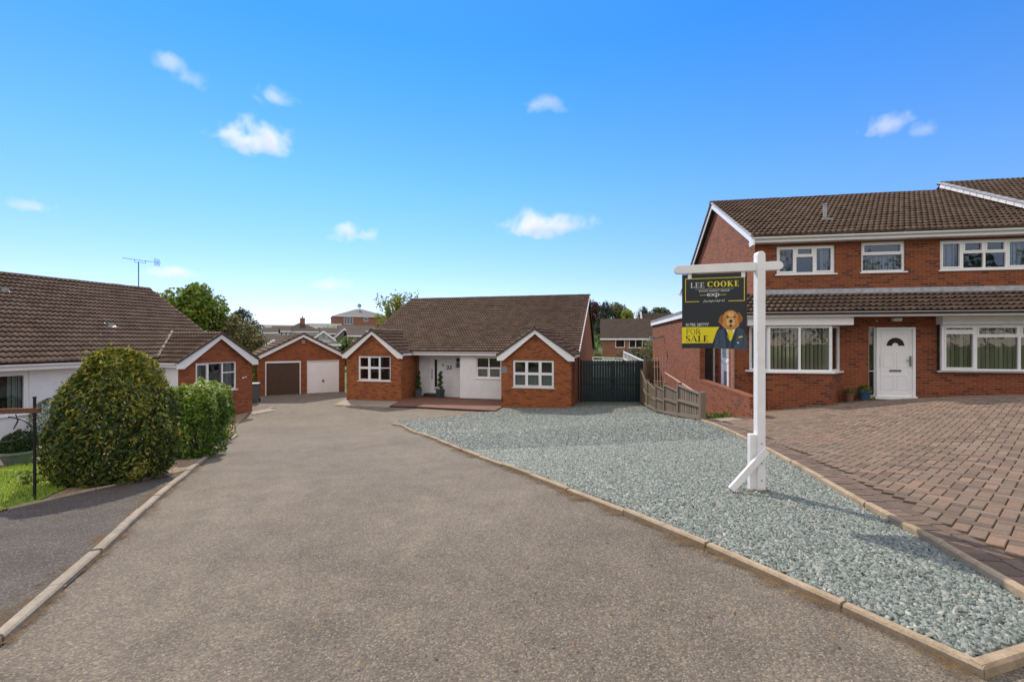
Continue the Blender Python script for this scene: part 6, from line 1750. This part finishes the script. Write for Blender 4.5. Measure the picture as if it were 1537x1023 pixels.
skyc = wt.mix(1.0, sky.outputs[0], tint, 'MULTIPLY')
# broken white cloud added as fill light, unseen overhead and behind the camera
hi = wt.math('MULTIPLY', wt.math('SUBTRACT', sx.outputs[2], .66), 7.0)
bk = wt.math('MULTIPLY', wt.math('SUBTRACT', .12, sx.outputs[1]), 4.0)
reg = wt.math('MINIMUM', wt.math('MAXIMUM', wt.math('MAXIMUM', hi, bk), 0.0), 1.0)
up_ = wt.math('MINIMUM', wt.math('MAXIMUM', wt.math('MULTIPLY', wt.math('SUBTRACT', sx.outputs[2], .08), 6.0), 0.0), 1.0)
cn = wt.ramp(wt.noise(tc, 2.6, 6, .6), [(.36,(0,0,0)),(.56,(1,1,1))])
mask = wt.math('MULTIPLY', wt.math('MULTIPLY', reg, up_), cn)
skyc = wt.mix(mask, skyc, FILL_CLOUD)
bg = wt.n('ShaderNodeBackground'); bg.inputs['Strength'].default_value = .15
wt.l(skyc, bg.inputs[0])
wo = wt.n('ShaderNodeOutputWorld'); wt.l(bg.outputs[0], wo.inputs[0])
# ================================================================== CLOUDS
ct = NT('cloud_vapour'); oc = ct.obj(); ps = ct.pos()
ln = ct.n('ShaderNodeSeparateXYZ'); ct.l(oc, ln.inputs[0])
zf = ct.math('MULTIPLY', ct.math('MINIMUM', ln.outputs[2], -.05), 2.2)
zf = ct.math('ADD', ct.math('MAXIMUM', ln.outputs[2], -.05), ct.math('ADD', zf, .11))
cb = ct.n('ShaderNodeCombineXYZ'); ct.l(ln.outputs[0], cb.inputs[0]); ct.l(ln.outputs[1], cb.inputs[1]); ct.l(zf, cb.inputs[2])
lv = ct.n('ShaderNodeVectorMath'); lv.operation = 'LENGTH'; ct.l(cb.outputs[0], lv.inputs[0])
n1 = ct.noise(ps, .012, 6, .62, .3)
den = ct.math('ADD', ct.math('SUBTRACT', .60, lv.outputs['Value']), ct.math('MULTIPLY', ct.math('SUBTRACT', n1, .5), 2.7))
den = ct.math('MINIMUM', ct.math('MAXIMUM', den, 0.0), .8)
edge = ct.math('MINIMUM', ct.math('MAXIMUM', ct.math('MULTIPLY', ct.math('SUBTRACT', 1.0, lv.outputs['Value']), 4.0), 0.0), 1.0)
oi = ct.n('ShaderNodeObjectInfo')
alpha = ct.n('ShaderNodeAttribute', attribute_type='OBJECT', attribute_name='thickness')
pvn = ct.n('ShaderNodeVolumePrincipled'); pvn.inputs['Color'].default_value = (1, 1, 1, 1); pvn.inputs['Anisotropy'].default_value = .2
ct.l(ct.math('MULTIPLY', ct.math('MULTIPLY', den, edge), ct.math('MULTIPLY', alpha.outputs['Fac'], .030)), pvn.inputs['Density'])
ct.l(pvn.outputs[0], ct.out.inputs['Volume'])
bm_ = bmesh.new(); bmesh.ops.create_icosphere(bm_, subdivisions=3, radius=1); cme = bpy.data.meshes.new('cloud'); bm_.to_mesh(cme); bm_.free(); cme.materials.append(ct.mat)
for i,(px_,py_,w_,h_,th,lb) in enumerate([
    (378,212,150,60,1.0,'largest white cloud in the left half of the sky'),
    (250,97,70,38,.45,'small faint cloud at the upper left, higher of the two side by side'),
    (296,122,74,44,.7,'small faint cloud just below and right of the upper left cloud'),
    (410,148,80,34,.6,'thin wispy cloud above the largest left cloud'),
    (817,162,84,30,.5,'thin cloud high above the central bungalow'),
    (1328,190,84,50,.9,'white cloud above the two storey red brick house'),
    (1388,193,56,36,.5,'faint wisp just right of the cloud above the brick house'),
    (47,310,72,32,.75,'small cloud at the far left edge of the sky'),
    (536,354,100,42,.8,'low white cloud left of the central bungalow ridge'),
    (818,340,165,58,.9,'broad low cloud above the right half of the bungalow roof'),
    (259,411,84,28,.75,'faint low cloud just right of the roof aerial'),
    (500,430,84,26,.8,'faint lowest cloud above the distant houses')]):
    D_ = 1500+i*7; p = at(px_, py_, D_); o = bpy.data.objects.new('cloud', cme); COL.objects.link(o); o.location = p
    k_ = D_/F; o.scale = (w_*.60*k_, w_*.42*k_, h_*.62*k_); o['thickness'] = float(th); tag(o, lb, 'cloud', 'small clouds in the blue sky')
sl_ = bpy.data.lights.new('sun', 'SUN'); sl_.energy = 3.6; sl_.angle = R(.6); sl_.color = (1, .885, .74)
so = bpy.data.objects.new('sun', sl_); COL.objects.link(so); so.rotation_euler = (-sd).to_track_quat('-Z', 'Y').to_euler()
so.location = sd*60
cam = bpy.data.cameras.new('camera'); cam.sensor_width = 36; cam.lens = F/1537*36; cam.clip_start = .05; cam.clip_end = 6000
co = bpy.data.objects.new('camera', cam); COL.objects.link(co); co.rotation_euler = (math.pi/2, 0, 0); co.location = (0,0,0)
SC.camera = co
SC.view_settings.view_transform = 'Standard'; SC.view_settings.look = 'None'; SC.view_settings.exposure = 0.36; SC.view_settings.gamma = 1
SC.cycles.volume_bounces = 6; SC.cycles.max_bounces = 8; SC.cycles.diffuse_bounces = 4; SC.cycles.transparent_max_bounces = 12
for o in bpy.data.objects:
    if '_z0' in o: del o['_z0']
